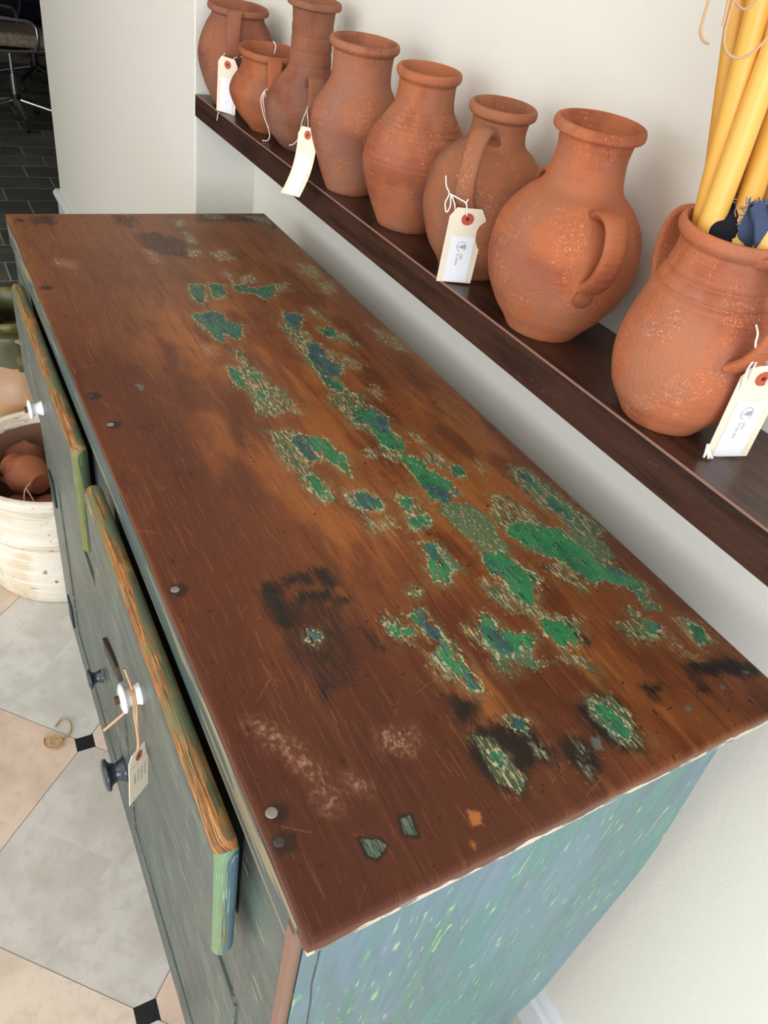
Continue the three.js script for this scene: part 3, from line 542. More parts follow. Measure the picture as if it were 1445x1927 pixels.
  addKnob(dn, 0.239, 2.51, 1.62, 0.038, 0.029, 0.017, 0.024, M.darkKnob).userData.label = 'dark turned wooden knob';
  addKnob(df, 0.239, 2.34, 1.93, 0.026, 0.019, 0.010, 0.014, M.darkKnob).userData.label = 'dark turned wooden knob';
  for (const h of [2.05, 2.8]) part('hinge', rbox(0.232 * U, 0.24 * U, EYE - (h + 0.07) * U, EYE - (h - 0.07) * U, -2.80 * U, -2.70 * U, 0.001), M.iron, df);
  for (const h of [2.05, 2.8]) part('hinge', rbox(0.232 * U, 0.24 * U, EYE - (h + 0.07) * U, EYE - (h - 0.07) * U, -0.53 * U, -0.45 * U, 0.001), M.iron, dn);
  { const a = P(0.233, 1.935, 1.72), b = P(0.233, 1.835, 1.50), dir = b.clone().sub(a), g = rbox(-0.003, 0.004, -0.012, 0.012, -dir.length() / 2, dir.length() / 2, 0.002); g.applyQuaternion(new THREE.Quaternion().setFromUnitVectors(Z, dir.clone().normalize())); const c = a.add(b).multiplyScalar(0.5); g.translate(c.x, c.y, c.z); part('latch', g, std({ color: 0x3e3026, roughness: 0.55 })).userData.label = 'brown wooden turn latch'; }
}

// ---------------------------------------------------------------- the shelf
const ST = 0.666, SB = 0.753;                       // top and underside, below the eye
{
  const t = texture(1024, 256, (i, j, o) => { const g = fbm(i * 0.008, j * 0.12, 4), f = noise(i * 0.05, j * 0.9); o[0] = 66; o[1] = 40; o[2] = 30; mix3(o, [44, 26, 20], sstep(0.4, 0.7, g)); mix3(o, [86, 56, 44], 0.35 * sstep(0.6, 0.85, f)); if (noise(i * 0.08, j * 0.4 + 9) > 0.955) mix3(o, [120, 84, 66], 0.6); });
  const edge = std({ color: 0x8a6656, roughness: 0.6 }), sh = thing('wall_shelf', 'long dark brown wooden wall shelf carrying the row of clay pots', 'shelf', V(XP, EYE - ST * U, ZN + 0.002));
  const th = (SB - ST) * U, dp = XW - XP - 0.001, L = Math.abs(ZN) + 0.25, c = 0.0016;
  const g = prism([[0.0005, -c], [c, 0], [dp, 0], [dp, -th], [c, -th], [0, -th + c]], V(0, 0, 0), Z, X, Y, L);
  const uv = g.attributes.uv; for (let i = 0; i < uv.count; i++) uv.setXY(i, uv.getX(i) * 1.2, uv.getY(i) * 4);
  mesh('board', g, std({ map: t, roughness: 0.34 }), sh);
  mesh('worn_edge', prism([[-0.0003, -c * 0.9], [c * 0.9, 0.0003], [c * 0.5, -c * 0.6]], V(0, 0, 0), Z, X, Y, L), edge, sh);
}

// ---------------------------------------------------------------- clay pots
const clay = [0, 1, 2].map((k) => texture(1024, 768, (i, j, o) => {   // once round the pot, foot to rim
  const x = i * 0.46, y = j * 0.5, ox = k * 313, wrap = sstep(940, 1024, i);   // x, y in about millimetres
  const at = (f) => lerp(f(x + ox), f(x + ox - 471), wrap);
  const big = at((q) => fbm(q * 0.012, y * 0.014 + k, 4)), turn = at((q) => fbm(q * 0.004, y * 0.5 + k * 9, 3)), ash = at((q) => fbm(q * 0.016 + 60, y * 0.018 + 5 * k, 4));
  o[0] = 180; o[1] = 130; o[2] = 98; mix3(o, [154, 104, 77], sstep(0.45, 0.7, big)); mix3(o, [196, 142, 110], 0.3 * sstep(0.5, 0.75, turn)); mix3(o, [168, 136, 118], 0.75 * sstep(0.52, 0.72, ash)); mix3(o, [150, 116, 114], 0.6 * sstep(0.55, 0.75, at((q) => fbm(q * 0.02 + 9, y * 0.02 + 30 * k, 3))) * (1 - sstep(60, 180, y)));
  const clump = at((q) => fbm(q * 0.03 + 20, y * 0.03 + 11 * k, 3)), speck = at((q) => noise(q * 0.7, y * 0.9)), line = at((q) => Math.abs(fbm(q * 0.09 + 8, y * 0.13 + 3 * k, 3) - 0.5)), on = sstep(0.54, 0.66, clump);
  if (speck > 0.93 - 0.13 * on) mix3(o, [230, 190, 162], 0.22 + 0.5 * on * noise(x * 1.3, y * 1.3));
  if (line < 0.009 && speck > 0.4) mix3(o, [236, 198, 164], 0.75 * sstep(0.55, 0.66, clump));
  if (at((q) => noise(q * 0.5 + 44, y * 0.5)) < 0.035) mix3(o, [110, 66, 50], 0.6);
}));
const clayBump = texture(512, 512, (i, j, o) => { o[0] = o[1] = o[2] = 255 * (0.16 * fbm(i * 0.01, j * 0.25, 3) + 0.42 * noise(i * 0.5, j * 0.5) + 0.3 * fbm(i * 0.05, j * 0.05, 3)); }, false);
const clayMat = (tint, k) => std({ color: tint, map: clay[k % 3], roughness: 0.78, bumpMap: clayBump, bumpScale: 0.0009 });
const C2 = (r, y) => new THREE.Vector2(r / 100, y / 100);
function potBody(outer, lip, H, wall, bumpy, grooves = [], irr = 0.01, lean = 0, slope = 0) {       // outer: [radius, height] in cm from the foot up; lip radius; total height
  const n = outer.length, top = outer[n - 1], path = new THREE.SplineCurve(outer.map((q) => C2(...q))), pts = [C2(0, 0.15), C2(outer[0][0] * 0.7, 0.1), C2(outer[0][0] - 0.25, 0)];
  for (const q of path.getSpacedPoints(170)) { let r = q.x; for (const [y, d, w] of grooves) r -= d / 100 * Math.exp(-(((q.y * 100 - y) / w) ** 2)); pts.push(new THREE.Vector2(r, q.y)); }
  const rim = new THREE.SplineCurve([C2(...top), C2(lip - 0.12, H - 0.95), C2(lip, H - 0.55), C2(lip - 0.1, H - 0.15), C2(lip - 0.32, H), C2(lip - 0.6, H - 0.15), C2(top[0] - wall * 0.8, H - 1.5)]);
  for (const q of rim.getPoints(24).slice(1)) pts.push(q);
  for (const q of path.getSpacedPoints(30).reverse().slice(1)) pts.push(new THREE.Vector2(Math.max(0.001, q.x - wall / 100), Math.max(q.y, 0.008)));
  pts.push(C2(0, 0.8));
  const g = new THREE.LatheGeometry(pts, 96), p = g.attributes.position, uv = g.attributes.uv;
  for (let i = 0; i < p.count; i++) {
    const x = p.getX(i), y = p.getY(i), z = p.getZ(i), a = Math.atan2(z, x), w = 1 + irr * Math.sin(2 * a + bumpy) * (0.4 + y * 4) + irr * 0.7 * Math.sin(3 * a + bumpy * 2 + y * 20) * sstep(0.01, 0.05, y);
    const dip = slope * sstep(H / 100 - 0.075, H / 100 - 0.01, y) * (x * Math.cos(lean) + z * Math.sin(lean));   // hand-thrown rims are not quite level
    p.setXYZ(i, x * w, y - dip, z * w); uv.setY(i, y * 100 / 38);
  }
  g.computeVertexNormals(); return g;
}
const polar = (deg) => V(Math.cos(deg * Math.PI / 180), 0, Math.sin(deg * Math.PI / 180));
function handleGeo(deg, pts, width, thick) {         // pts: [radius, height] in cm, in the upright plane at deg
  const d = polar(deg), side = new THREE.Vector3().crossVectors(d, Y);
  return sweep(pts.map(([r, y]) => d.clone().multiplyScalar(r / 100).setY(y / 100)), side, (t) => width / 100 * (0.92 + 0.3 * Math.abs(2 * t - 1) ** 3), (t) => thick / 100 * (1 - 0.15 * Math.sin(Math.PI * t)), 44, 18);
}
const potMats = {};
function pot(name, label, x, d, spec, mat) {
  const t = thing(name, label, 'pot', P(x, ST, d), 0, 'terracotta urns along the wall shelf');
  const turn = spec.turn ?? 0, body = mesh('body', potBody(spec.outer, spec.lip, spec.H, spec.wall ?? 0.7, spec.bumpy ?? x * 9, spec.grooves, spec.irr, Math.atan2(d, -x) + turn, 0.085), mat, t);
  body.rotation.y = turn;
  for (const [deg, pts, w, th] of spec.handles ?? []) mesh('handle', handleGeo(deg, pts, w, th), mat, t);
  return t;
}
pot('clay_pot', 'round brown clay jar with a wide strap handle, at the far shelf end', 1.22, 3.37, { H: 17.2, lip: 5.85, outer: [[4.2, 0], [5.0, 1.4], [6.3, 4.0], [7.45, 7.7], [7.2, 10.8], [6.1, 13.6], [5.1, 15.2], [5.0, 15.9]], handles: [[115, [[5.3, 16.4], [6.6, 16.3], [7.6, 14.4], [8.0, 12], [7.9, 9.8], [7.1, 8.0]], 2.7, 0.8]] }, clayMat(0xd2b4a8, 0));
pot('clay_pot', 'short squat clay pot with a wide open mouth and white string at the rim', 1.21, 2.97, { H: 13.1, lip: 5.95, wall: 0.6, outer: [[3.2, 0], [4.0, 0.9], [5.7, 2.7], [7.2, 5.6], [6.9, 7.6], [5.7, 9.5], [5.25, 10.6], [5.35, 11.7]], handles: [[107, [[5.5, 12.1], [6.6, 12.2], [7.7, 11.2], [8.1, 9.2], [7.8, 7.2], [6.7, 5.4]], 2.5, 0.75]] }, clayMat(0xf0c09c, 1));
pot('clay_pot', 'clay bottle with a tall straight neck and a small lug, third from the white corner', 1.25, 2.72, { H: 22.2, lip: 4.4, outer: [[3.7, 0], [5.0, 1.2], [6.3, 2.9], [7.1, 5.8], [6.7, 8.2], [5.2, 10.5], [3.85, 12.2], [3.45, 14], [3.4, 17], [3.4, 19.5], [3.5, 21.0]], grooves: [[13, 0.09, 0.25], [15, 0.07, 0.25], [17.2, 0.07, 0.25], [19, 0.06, 0.25]], handles: [[105, [[4.6, 10.6], [6.2, 12.0], [7.7, 11.6], [8.5, 9.5], [8.3, 7], [6.9, 4.8]], 2.8, 1.0]] }, clayMat(0xd0b2a6, 2));
pot('clay_pot', 'clay urn with a short wide neck and chalky grey bloom low on its belly', 1.2, 2.24, { H: 20.1, lip: 4.95, outer: [[3.5, 0], [4.1, 1.3], [5.2, 3.9], [6.35, 7], [6.75, 9.3], [6.3, 11.6], [5.0, 13.8], [4.35, 15.1], [4.2, 17], [4.3, 18.7]], turn: 1 }, clayMat(0xe6c4b2, 0));
pot('clay_pot', 'orange clay urn with ridged rings around its shoulder, fifth from the white corner', 1.225, 1.91, { H: 19.6, lip: 4.3, outer: [[3.9, 0], [4.6, 1.4], [5.9, 4.1], [6.95, 7], [7.15, 8.9], [6.6, 11.4], [5.3, 13.4], [4.2, 15.0], [3.8, 16.4], [3.75, 18.2]], grooves: [[12.5, 0.15, 0.17], [13.15, 0.16, 0.17], [13.8, 0.15, 0.17], [15.2, 0.08, 0.2]], turn: 2.2 }, clayMat(0xf2c4a6, 1));
pot('clay_pot', 'dusty brown clay jug with an arched handle bearing a paper tag', 1.225, 1.565, { H: 19.1, lip: 3.95, outer: [[3.7, 0], [4.3, 1.2], [5.9, 3.4], [7.1, 7.0], [7.05, 9.6], [6.4, 12.2], [4.9, 14.1], [3.6, 15.1], [3.2, 16.4], [3.3, 17.8]], handles: [[143, [[3.0, 15.6], [4.4, 16.6], [6.4, 16.8], [7.9, 15.5], [8.5, 13.2], [8.3, 11.0], [6.8, 8.8]], 2.3, 1.05]], turn: 3.3 }, clayMat(0xdcbaa2, 2));
{
  const t = pot('clay_pot', 'big round orange jug with a flaring neck and a low looped handle at its shoulder', 1.203, 1.215, { H: 21.2, lip: 4.5, outer: [[3.9, 0], [4.7, 1.2], [5.9, 2.7], [7.3, 5.3], [7.85, 8.3], [7.3, 11.6], [5.7, 13.9], [4.25, 15.2], [3.8, 16.4], [3.55, 18.3], [3.75, 20.1]], handles: [[107, [[5.0, 13.9], [6.8, 14.5], [8.7, 14.1], [9.8, 12.2], [9.6, 10.2], [8.7, 8.6], [7.5, 7.6]], 2.5, 1.1], [287, [[5.0, 13.9], [6.8, 14.9], [8.7, 14.5], [9.6, 12.2], [8.8, 9.5], [7.5, 7.5]], 2.4, 1.0]], turn: 0.6 }, clayMat(0xf6c2a0, 0));
  const disc = new THREE.SphereGeometry(0.0105, 20, 12); disc.scale(1, 1, 0.35); const m = mesh('thumb_disc', disc, clayMat(0xe8b494, 1), t), dd = polar(110); m.position.set(dd.x * 0.0775, 0.066, dd.z * 0.0775); m.lookAt(t.position.clone().add(V(dd.x * 0.4, -0.02, dd.z * 0.4)));
}
const JAR = [1.197, 0.813];
pot('clay_pot', 'wide clay jug holding yellow taper candles, nearest on the shelf', ...JAR, { H: 17.9, lip: 5.0, wall: 0.4, outer: [[3.75, 0], [4.5, 1.1], [5.6, 2.8], [6.35, 5.6], [6.3, 8.2], [5.7, 11.0], [5.0, 13.3], [4.5, 15.0], [4.4, 16.4]], grooves: [[12.6, 0.2, 0.2], [13.9, 0.2, 0.2]], handles: [[284, [[4.3, 16.4], [6.2, 17.3], [8.1, 16.2], [8.6, 13.6], [7.7, 11.2], [6.0, 9.6]], 2.3, 1.0], [104, [[4.3, 16.4], [6.2, 16.9], [8.1, 15.2], [8.5, 12.4], [7.5, 9.8], [6.1, 8.3]], 2.3, 1.0]], turn: 4.2 }, clayMat(0xffcdb0, 1));

// ---------------------------------------------------------------- paper tags and strings
const cardMat = std({ color: 0xf2e6cc, roughness: 0.75 }), ringMat = std({ color: 0xc2573c, roughness: 0.7 }), cotton = std({ color: 0xf0ebe0, roughness: 0.9 }), twineMat = std({ color: 0xc9a27c, roughness: 0.95 });
function sticker(code) {
  const c = document.createElement('canvas'); c.width = 256; c.height = 512; const k = c.getContext('2d');
  k.fillStyle = '#f4f6f8'; k.fillRect(0, 0, 256, 512);
  if (code) {
    k.strokeStyle = '#55565c'; k.lineWidth = 4; k.beginPath(); k.ellipse(128, 110, 50, 52, 0, 0.35 * Math.PI + 0.6, 2.32 * Math.PI); k.stroke();
    k.lineWidth = 4; for (let i = 0; i < 7; i++) { const x = 94 + i * 12; k.beginPath(); k.moveTo(x + 3, 136 - (i > 2 ? 0 : 8)); k.lineTo(x + (i % 2 ? 6 : -2), 88 + (i < 2 ? 16 : 0)); k.stroke(); }
    k.lineWidth = 3; for (let i = 0; i < 4; i++) { k.beginPath(); k.moveTo(124 + i * 11, 130); k.lineTo(134 + i * 11, 92); k.stroke(); }
    k.fillStyle = '#4c4d54'; k.font = '34px sans-serif'; k.save(); k.translate(126, 190); k.rotate(Math.PI / 2); k.fillText('URN', 0, -8); k.fillText(code, 0, 32); k.restore();
  } else { k.fillStyle = '#b9bcc2'; k.font = '22px sans-serif'; k.save(); k.translate(128, 330); k.rotate(Math.PI / 2); k.fillText('URN', 0, -8); k.fillText('TP-08', 0, 20); k.restore(); }
  const t = new THREE.CanvasTexture(c); t.colorSpace = THREE.SRGBColorSpace; t.magFilter = THREE.LinearFilter; return t;
}
// bottom centre, top centre, rightwards hint; bend bows the card along its length
function paperTag(label, B, T, rightHint, width, code, strings, opt = {}) {
  const L = B.distanceTo(T), up = T.clone().sub(B).normalize(), nrm = new THREE.Vector3().crossVectors(rightHint, up).normalize(), right = new THREE.Vector3().crossVectors(up, nrm);
  const t = thing('price_tag', label, 'tag', B), w = width / 2, c = width * 0.26, hy = L - width * 0.3, hr = width * 0.05;
  const M4 = new THREE.Matrix4().makeBasis(right, up, nrm), bend = opt.bend ?? 0;
  const fit = (g) => { const p = g.attributes.position; for (let i = 0; i < p.count; i++) { const y = p.getY(i); p.setZ(i, p.getZ(i) + bend * Math.sin(Math.PI * clamp(y / L)) - (opt.curl ?? 0) * (1 - clamp(y / L)) ** 2); } g.applyMatrix4(M4); g.computeVertexNormals(); return g; };
  const rows = 20, pos = [], idx = [], half = (y) => (y > L - c ? w - (y - L + c) * 0.62 : w);
  for (const z of [0.0004, -0.0004]) for (let i = 0; i <= rows; i++) { const y = i === rows ? L : i === rows - 3 ? L - c : L * i / rows; for (const s of [-1, 1]) pos.push(s * half(y), y, z); }
  const q = (rows + 1) * 2;
  for (let i = 0; i < rows; i++) { const a = 2 * i; idx.push(a, a + 1, a + 2, a + 1, a + 3, a + 2, q + a, q + a + 2, q + a + 1, q + a + 1, q + a + 2, q + a + 3, a, a + 2, q + a, a + 2, q + a + 2, q + a, a + 1, q + a + 1, a + 3, a + 3, q + a + 1, q + a + 3); }
  idx.push(0, q, 1, 1, q, q + 1, q - 2, q - 1, 2 * q - 2, q - 1, 2 * q - 1, 2 * q - 2);
  const card = new THREE.BufferGeometry(); card.setAttribute('position', new THREE.Float32BufferAttribute(pos, 3)); card.setIndex(idx);
  mesh('card', fit(card.toNonIndexed()), opt.cardMat ?? cardMat, t);
  const ring = new THREE.RingGeometry(hr, width * 0.17, 32); ring.translate(opt.off ?? 0, hy, 0.0009); mesh('eyelet', fit(ring), ringMat, t);
  const hole = new THREE.CircleGeometry(hr, 20); hole.translate(opt.off ?? 0, hy, 0.0007); mesh('eyelet_hole', fit(hole), std({ color: 0x4a2c20, roughness: 0.9 }), t);
  if (code !== undefined) { const s = new THREE.PlaneGeometry(width * 0.66, L * 0.62, 1, 16); s.translate(0, L * 0.33, 0.0009); mesh('sticker', fit(s), std({ map: sticker(code), roughness: 0.6 }), t); }
  for (const [pts, r, m] of strings) mesh('string', tube(pts.map((p) => p.clone().sub(B)), r, 64), m ?? cotton, t);
  return t;
}
const mids = (a) => a.map(MM), ST1 = 0.00085;
paperTag('cream paper tag marked URN TP-08-64 hanging from the handle of the dusty brown jug', P(1.127, 0.6655, 1.484).add(V(0, 0.0014, 0)), P(1.103, 0.469, 1.449), P(1.172, 0.663, 1.465).sub(P(1.082, 0.663, 1.503)), 0.0425, 'TP-08-64', [
  [mids([[511, 1288, -728], [509, 1279, -720], [511, 1273, -715], [509, 1262, -716], [511, 1253, -713], [513, 1260, -711], [512, 1272, -712], [516, 1264, -708], [517, 1258, -706]]), ST1],
  [mids([[511, 1273, -713], [517, 1271, -704], [523, 1268, -696], [524, 1262, -694], [525, 1256, -693]]), ST1], [mids([[523, 1268, -696], [525, 1283, -695], [523, 1291, -702], [517, 1292, -715]]), ST1]]);
paperTag('larger cream paper tag marked URN with tassel, leaning on the candle jug', P(1.213, 0.6645, 0.6565), P(1.186, 0.468, 0.6475), P(1.249, 0.663, 0.642).sub(P(1.177, 0.663, 0.671)), 0.0405, 'TP-08-369', [
  [mids([[548, 1294, -325], [544, 1290, -318], [544, 1283, -316], [551, 1272, -314]]), ST1], [mids([[552, 1272, -314], [548, 1264, -314], [550, 1253, -315], [556, 1240, -317], [562, 1215, -322]]), ST1],
  [mids([[552, 1272, -313], [553, 1260, -313], [557, 1250, -314]]), ST1], [mids([[552, 1272, -313], [560, 1269, -311], [568, 1266, -311], [574, 1256, -310], [575, 1246, -309]]), ST1],
  [mids([[562, 1180, -324], [560, 1172, -321], [557, 1170, -319]]), 0.0012], [mids([[562, 1180, -324], [562, 1172, -319], [560, 1170, -316]]), 0.0012], [mids([[562, 1180, -324], [564, 1172, -319], [564, 1170, -315]]), 0.0012]]);
paperTag('curled cream paper tag dangling over the shelf edge below the tall necked bottle', P(1.006, 0.69, 2.258), P(1.078, 0.505, 2.318), P(1.0, 0.666, 2.249).sub(P(0.976, 0.655, 2.30)), 0.034, '', [
  [mids([[566, 1252, -1226], [562, 1247, -1221], [557, 1227, -1225], [555, 1206, -1226], [548, 1194, -1230], [542, 1190, -1235]]), ST1], [mids([[562, 1248, -1221], [566, 1228, -1219], [565, 1214, -1218], [549, 1224, -1114], [520, 1236, -1110]].slice(0, 3)), ST1]], { bend: -0.012 });
paperTag('small pale paper tag standing against the farthest clay jar', P(1.124, 0.6645, 3.215), P(1.122, 0.466, 3.195), P(1.149, 0.663, 3.19).sub(P(1.102, 0.663, 3.24)), 0.040, '', [
  [mids([[540, 1268, -1556], [536, 1262, -1552], [540, 1256, -1545], [539, 1248, -1538]]), ST1], [mids([[567, 1267, -1541], [554, 1264, -1540], [545, 1257, -1538]]), ST1], [mids([[522, 1172, -1535], [518, 1168, -1527], [514, 1160, -1520]]), ST1]]);
{ const t = thing('string_loop', 'loop of white cotton string hanging in front of the short squat pot', 'string', MM([545, 1168, -1345]));
  const o = t.position; mesh('string', [tube(mids([[548, 1250, -1354], [542, 1247, -1353], [536, 1234, -1354], [540, 1211, -1350], [548, 1189, -1343], [549, 1178, -1338], [546, 1171, -1340], [538, 1170, -1345]]).map((p) => p.sub(o)), 0.0009), tube(mids([[542, 1247, -1353], [539, 1234, -1352], [543, 1211, -1348], [549, 1191, -1343]]).map((p) => p.sub(o)), 0.0009), tube(mids([[541, 1246, -1353], [546, 1234, -1353], [552, 1230, -1354]]).map((p) => p.sub(o)), 0.0009)], cotton, t);
  mesh('string_wick', tube(mids([[600, 1306, -1469], [600, 1303, -1460], [598, 1300, -1452], [594, 1290, -1448]]).map((p) => p.sub(o)), 0.0011, 24), cotton, t); }
// handwritten tag on the near drawer knob
{
  const c = document.createElement('canvas'); c.width = 256; c.height = 512; const k = c.getContext('2d'); k.fillStyle = '#efe2c6'; k.fillRect(0, 0, 256, 512); k.strokeStyle = '#6a7fa0'; k.lineWidth = 4;
  k.save(); k.translate(226, 120); k.rotate(Math.PI / 2); for (let r = 0; r < 3; r++) { let x = 0; while (x < [170, 190, 160][r]) { k.beginPath(); k.moveTo(x, 30 + r * 46); for (let s = 0; s < 4; s++) k.lineTo(x + 5 * s + 4, 30 + r * 46 - (s % 2 ? 20 : 2) - 6 * hash(x, r + s)); k.stroke(); x += 26; } }
  k.fillStyle = '#5a6f94'; k.font = 'bold 40px sans-serif'; k.fillText('2,700.00', 10, 172); k.restore();
  const m = new THREE.CanvasTexture(c); m.colorSpace = THREE.SRGBColorSpace; m.magFilter = THREE.LinearFilter;
  const Q = (x, h, d) => P(x * 0.905, h * 0.905, d * 0.905), sc = (a) => mids(a).map((p) => V(p.x * 0.905, EYE - (EYE - p.y) * 0.905, p.z * 0.905)), B = Q(0.1785, 1.73, 1.036), T = Q(0.19, 1.575, 1.058), t = paperTag('cream tag with blue writing tied by twine to the near white drawer knob', B, T, Q(0.207, 1.73, 1.063).sub(Q(0.147, 1.73, 1.009)), 0.0326, undefined, [
    [sc([[95, 819, -520], [92, 806, -514], [91, 787, -513], [92, 761, -511], [92, 738, -510], [89, 722, -507]]), 0.0014, twineMat], [sc([[94, 819, -520], [94, 800, -513], [93, 775, -512], [93, 745, -511], [90, 724, -507]]), 0.0014, twineMat],
    [sc([[92, 818, -516], [85, 800, -514], [72, 784, -516], [59, 770, -518]]), 0.0014, twineMat], [sc([[92, 824, -519], [90, 838, -518], [88, 850, -518], [86, 862, -518]]), 0.0012, twineMat],
    [[...Array(40).keys()].map((i) => P(0.190, 1.276, 0.981).add(V(-0.0068 - i * 0.00009, 0.0090 * Math.cos(i * 0.5), 0.0090 * Math.sin(i * 0.5)))), 0.0012, twineMat]]);
  const up = T.clone().sub(B).normalize(), n = new THREE.Vector3().crossVectors(P(0.207, 1.73, 1.063).sub(P(0.147, 1.73, 1.009)), up).normalize(), r = new THREE.Vector3().crossVectors(up, n);
  const w = new THREE.PlaneGeometry(0.031, 0.048); w.translate(0, 0.027, 0.0008); w.applyMatrix4(new THREE.Matrix4().makeBasis(r, up, n)); mesh('writing', w, std({ map: m, roughness: 0.8 }), t);
}

// ---------------------------------------------------------------- candles and cloth in the near jug
{
  const wax = (c) => new THREE.MeshPhysicalMaterial({ color: c, roughness: 0.42, clearcoat: 0.25, clearcoatRoughness: 0.4, sheen: 0.2 });
  const waxes = [0xe9b04c, 0xeeb858, 0xdaa042].map(wax), wick = std({ color: 0xe8dcc0, roughness: 0.9 });
  const candle = (label, a, b, r, k) => {            // a: foot inside the jug, b: a point higher up; 30 cm long
    const dir = b.clone().sub(a).normalize(), t = thing('taper_candle', label, 'candle', a, 0, 'yellow taper candles in the near jug'), L = 0.36;
    const q = [[0, 0], [r * 0.9, 0], [r, 0.004], [r * 0.98, L * 0.3], [r * 0.86, L * 0.65], [r * 0.66, L * 0.93], [r * 0.5, L * 0.975], [r * 0.2, L * 0.995], [0, L]].map((v) => new THREE.Vector2(...v));
    const g = new THREE.LatheGeometry(q, 28); g.applyQuaternion(new THREE.Quaternion().setFromUnitVectors(Y, dir)); mesh('wax', g, waxes[k], t);
    mesh('wick', tube([dir.clone().multiplyScalar(L - 0.002), dir.clone().multiplyScalar(L + 0.008), dir.clone().multiplyScalar(L + 0.016).add(V(0.002, 0, 0))], 0.0009, 8), wick, t);
    return t;
  };
  const foot = (x, d, tx, th, td) => { const rimP = P(x, 0.30, d), top = P(tx, th, td), dir = top.clone().sub(rimP).normalize(); return [rimP.addScaledVector(dir, -0.06), top]; };
  candle('deep yellow taper candle leaning farthest left, mostly behind another candle', ...foot(1.186, 0.876, 1.120, -0.005, 0.930), 0.0088, 2);
  candle('bright yellow taper candle at the left front, crossing in front of the leftmost one', ...foot(1.168, 0.872, 1.106, -0.010, 0.880), 0.0098, 0);
  candle('stout yellow taper candle resting on the front of the jug rim', ...foot(1.150, 0.842, 1.130, 0.0665, 0.841), 0.0102, 1);
  candle('orange yellow taper candle standing at the back of the bunch', ...foot(1.216, 0.858, 1.205, 0.028, 0.930), 0.0088, 2);
  candle('yellow taper candle rising beside the denim scrap', ...foot(1.178, 0.803, 1.200, 0.184, 0.835), 0.0096, 0);
  candle('amber taper candle behind the denim scrap at the right edge', ...foot(1.225, 0.80, 1.247, 0.184, 0.832), 0.0094, 2);
  candle('pale yellow taper candle in front of the denim scrap', ...foot(1.188, 0.752, 1.205, 0.184, 0.760), 0.0092, 1);
  // a frayed scrap of denim tucked in the mouth
  const denimTex = texture(256, 256, (i, j, o) => { const tw = (i + j * 0.5) % 7, d = noise(i * 0.4, j * 0.4); o[0] = 46; o[1] = 60; o[2] = 88; if (tw < 2.2 && (j % 5) < 3) mix3(o, [168, 182, 204], 0.8); mix3(o, [36, 50, 78], 0.5 * d); });
  denimTex.repeat.set(18, 18);
  const denim = std({ map: denimTex, roughness: 0.95 }), o = P(1.19, 0.29, 0.775), cl = thing('denim_scrap', 'frayed scrap of blue denim tucked among the yellow candles', 'cloth', o);
  const corners = [P(1.184, 0.318, 0.792), P(1.19, 0.318, 0.750), P(1.152, 0.249, 0.789), P(1.154, 0.236, 0.752)], n = 14, pos = [], uv = [], idx = [];
  for (let i = 0; i <= n; i++) for (let j = 0; j <= n; j++) {
    const a = corners[0].clone().lerp(corners[1], i / n), b = corners[2].clone().lerp(corners[3], i / n), p = a.lerp(b, j / n); p.x -= 0.004 * Math.sin(i * 0.6 + j * 0.3) + 0.004; p.y += 0.003 * Math.sin(i * 0.9) * j / n; p.sub(o);
    pos.push(p.x, p.y, p.z); uv.push(i / n * 0.07, j / n * 0.05); if (i < n && j < n) { const q = i * (n + 1) + j; idx.push(q, q + 1, q + n + 1, q + 1, q + n + 2, q + n + 1); }
  }
  const g = new THREE.BufferGeometry(); g.setAttribute('position', new THREE.Float32BufferAttribute(pos, 3)); g.setAttribute('uv', new THREE.Float32BufferAttribute(uv, 2)); g.setIndex(idx); g.computeVertexNormals();
  const back = g.clone(); back.translate(0.0012, 0, 0.0004); mesh('cloth', [g, back], denim, cl);
  const fr = []; for (let i = 0; i < 30; i++) { const q = i < 18 ? corners[2].clone().lerp(corners[3], i / 18) : corners[0].clone().lerp(corners[2], (i - 18) / 12); q.x -= 0.004; q.sub(o); fr.push(tube([q, q.clone().add(V(rr(-0.004, 0.001), i < 18 ? rr(0.002, 0.006) : rr(-0.002, 0.002), i < 18 ? rr(-0.002, 0.002) : rr(-0.006, -0.002)))], 0.0004, 2, 4)); }
  const f = mesh('fringe', fr, std({ color: 0x5a6c8c, roughness: 0.95 }), cl); f.userData.kind = 'stuff';
  // dark frayed cloth deeper in the mouth
  const dk = thing('dark_cloth', 'crumpled black cloth with pinkish frayed threads between the candles', 'cloth', P(1.19, 0.32, 0.83)), sg = new THREE.SphereGeometry(0.025, 40, 28), sp = sg.attributes.position;
  for (let i = 0; i < sp.count; i++) { const x = sp.getX(i), y = sp.getY(i), z = sp.getZ(i), w = 0.75 + 0.5 * fbm(x * 90 + 5, y * 90 + z * 70, 3); sp.setXYZ(i, x * w, y * w * 1.25, z * w); }
  sg.computeVertexNormals(); mesh('cloth', sg, std({ color: 0x0e1018, roughness: 1 }), dk);
  const th = []; for (let i = 0; i < 26; i++) { const a = rr(0, 6.28), r = rr(0.006, 0.02), q = V(Math.cos(a) * r, 0.022 + rr(-0.004, 0.004), Math.sin(a) * r); th.push(tube([q, q.clone().add(V(rr(-0.006, 0.006), rr(0.003, 0.012), rr(-0.006, 0.006))), q.clone().add(V(rr(-0.01, 0.01), rr(0.006, 0.016), rr(-0.01, 0.01)))], 0.0005, 5, 4)); }
  mesh('fray', th, std({ color: 0xb98f88, roughness: 1 }), dk).userData.kind = 'stuff';
  // twine hanging from the bunch, its tie above the frame
  const tie = P(1.13, -0.09, 0.86), tw = thing('twine_loop', 'thin tan twine looped loosely around the tops of the yellow candles', 'string', tie), L = (a) => mids(a).map((p) => p.sub(tie));
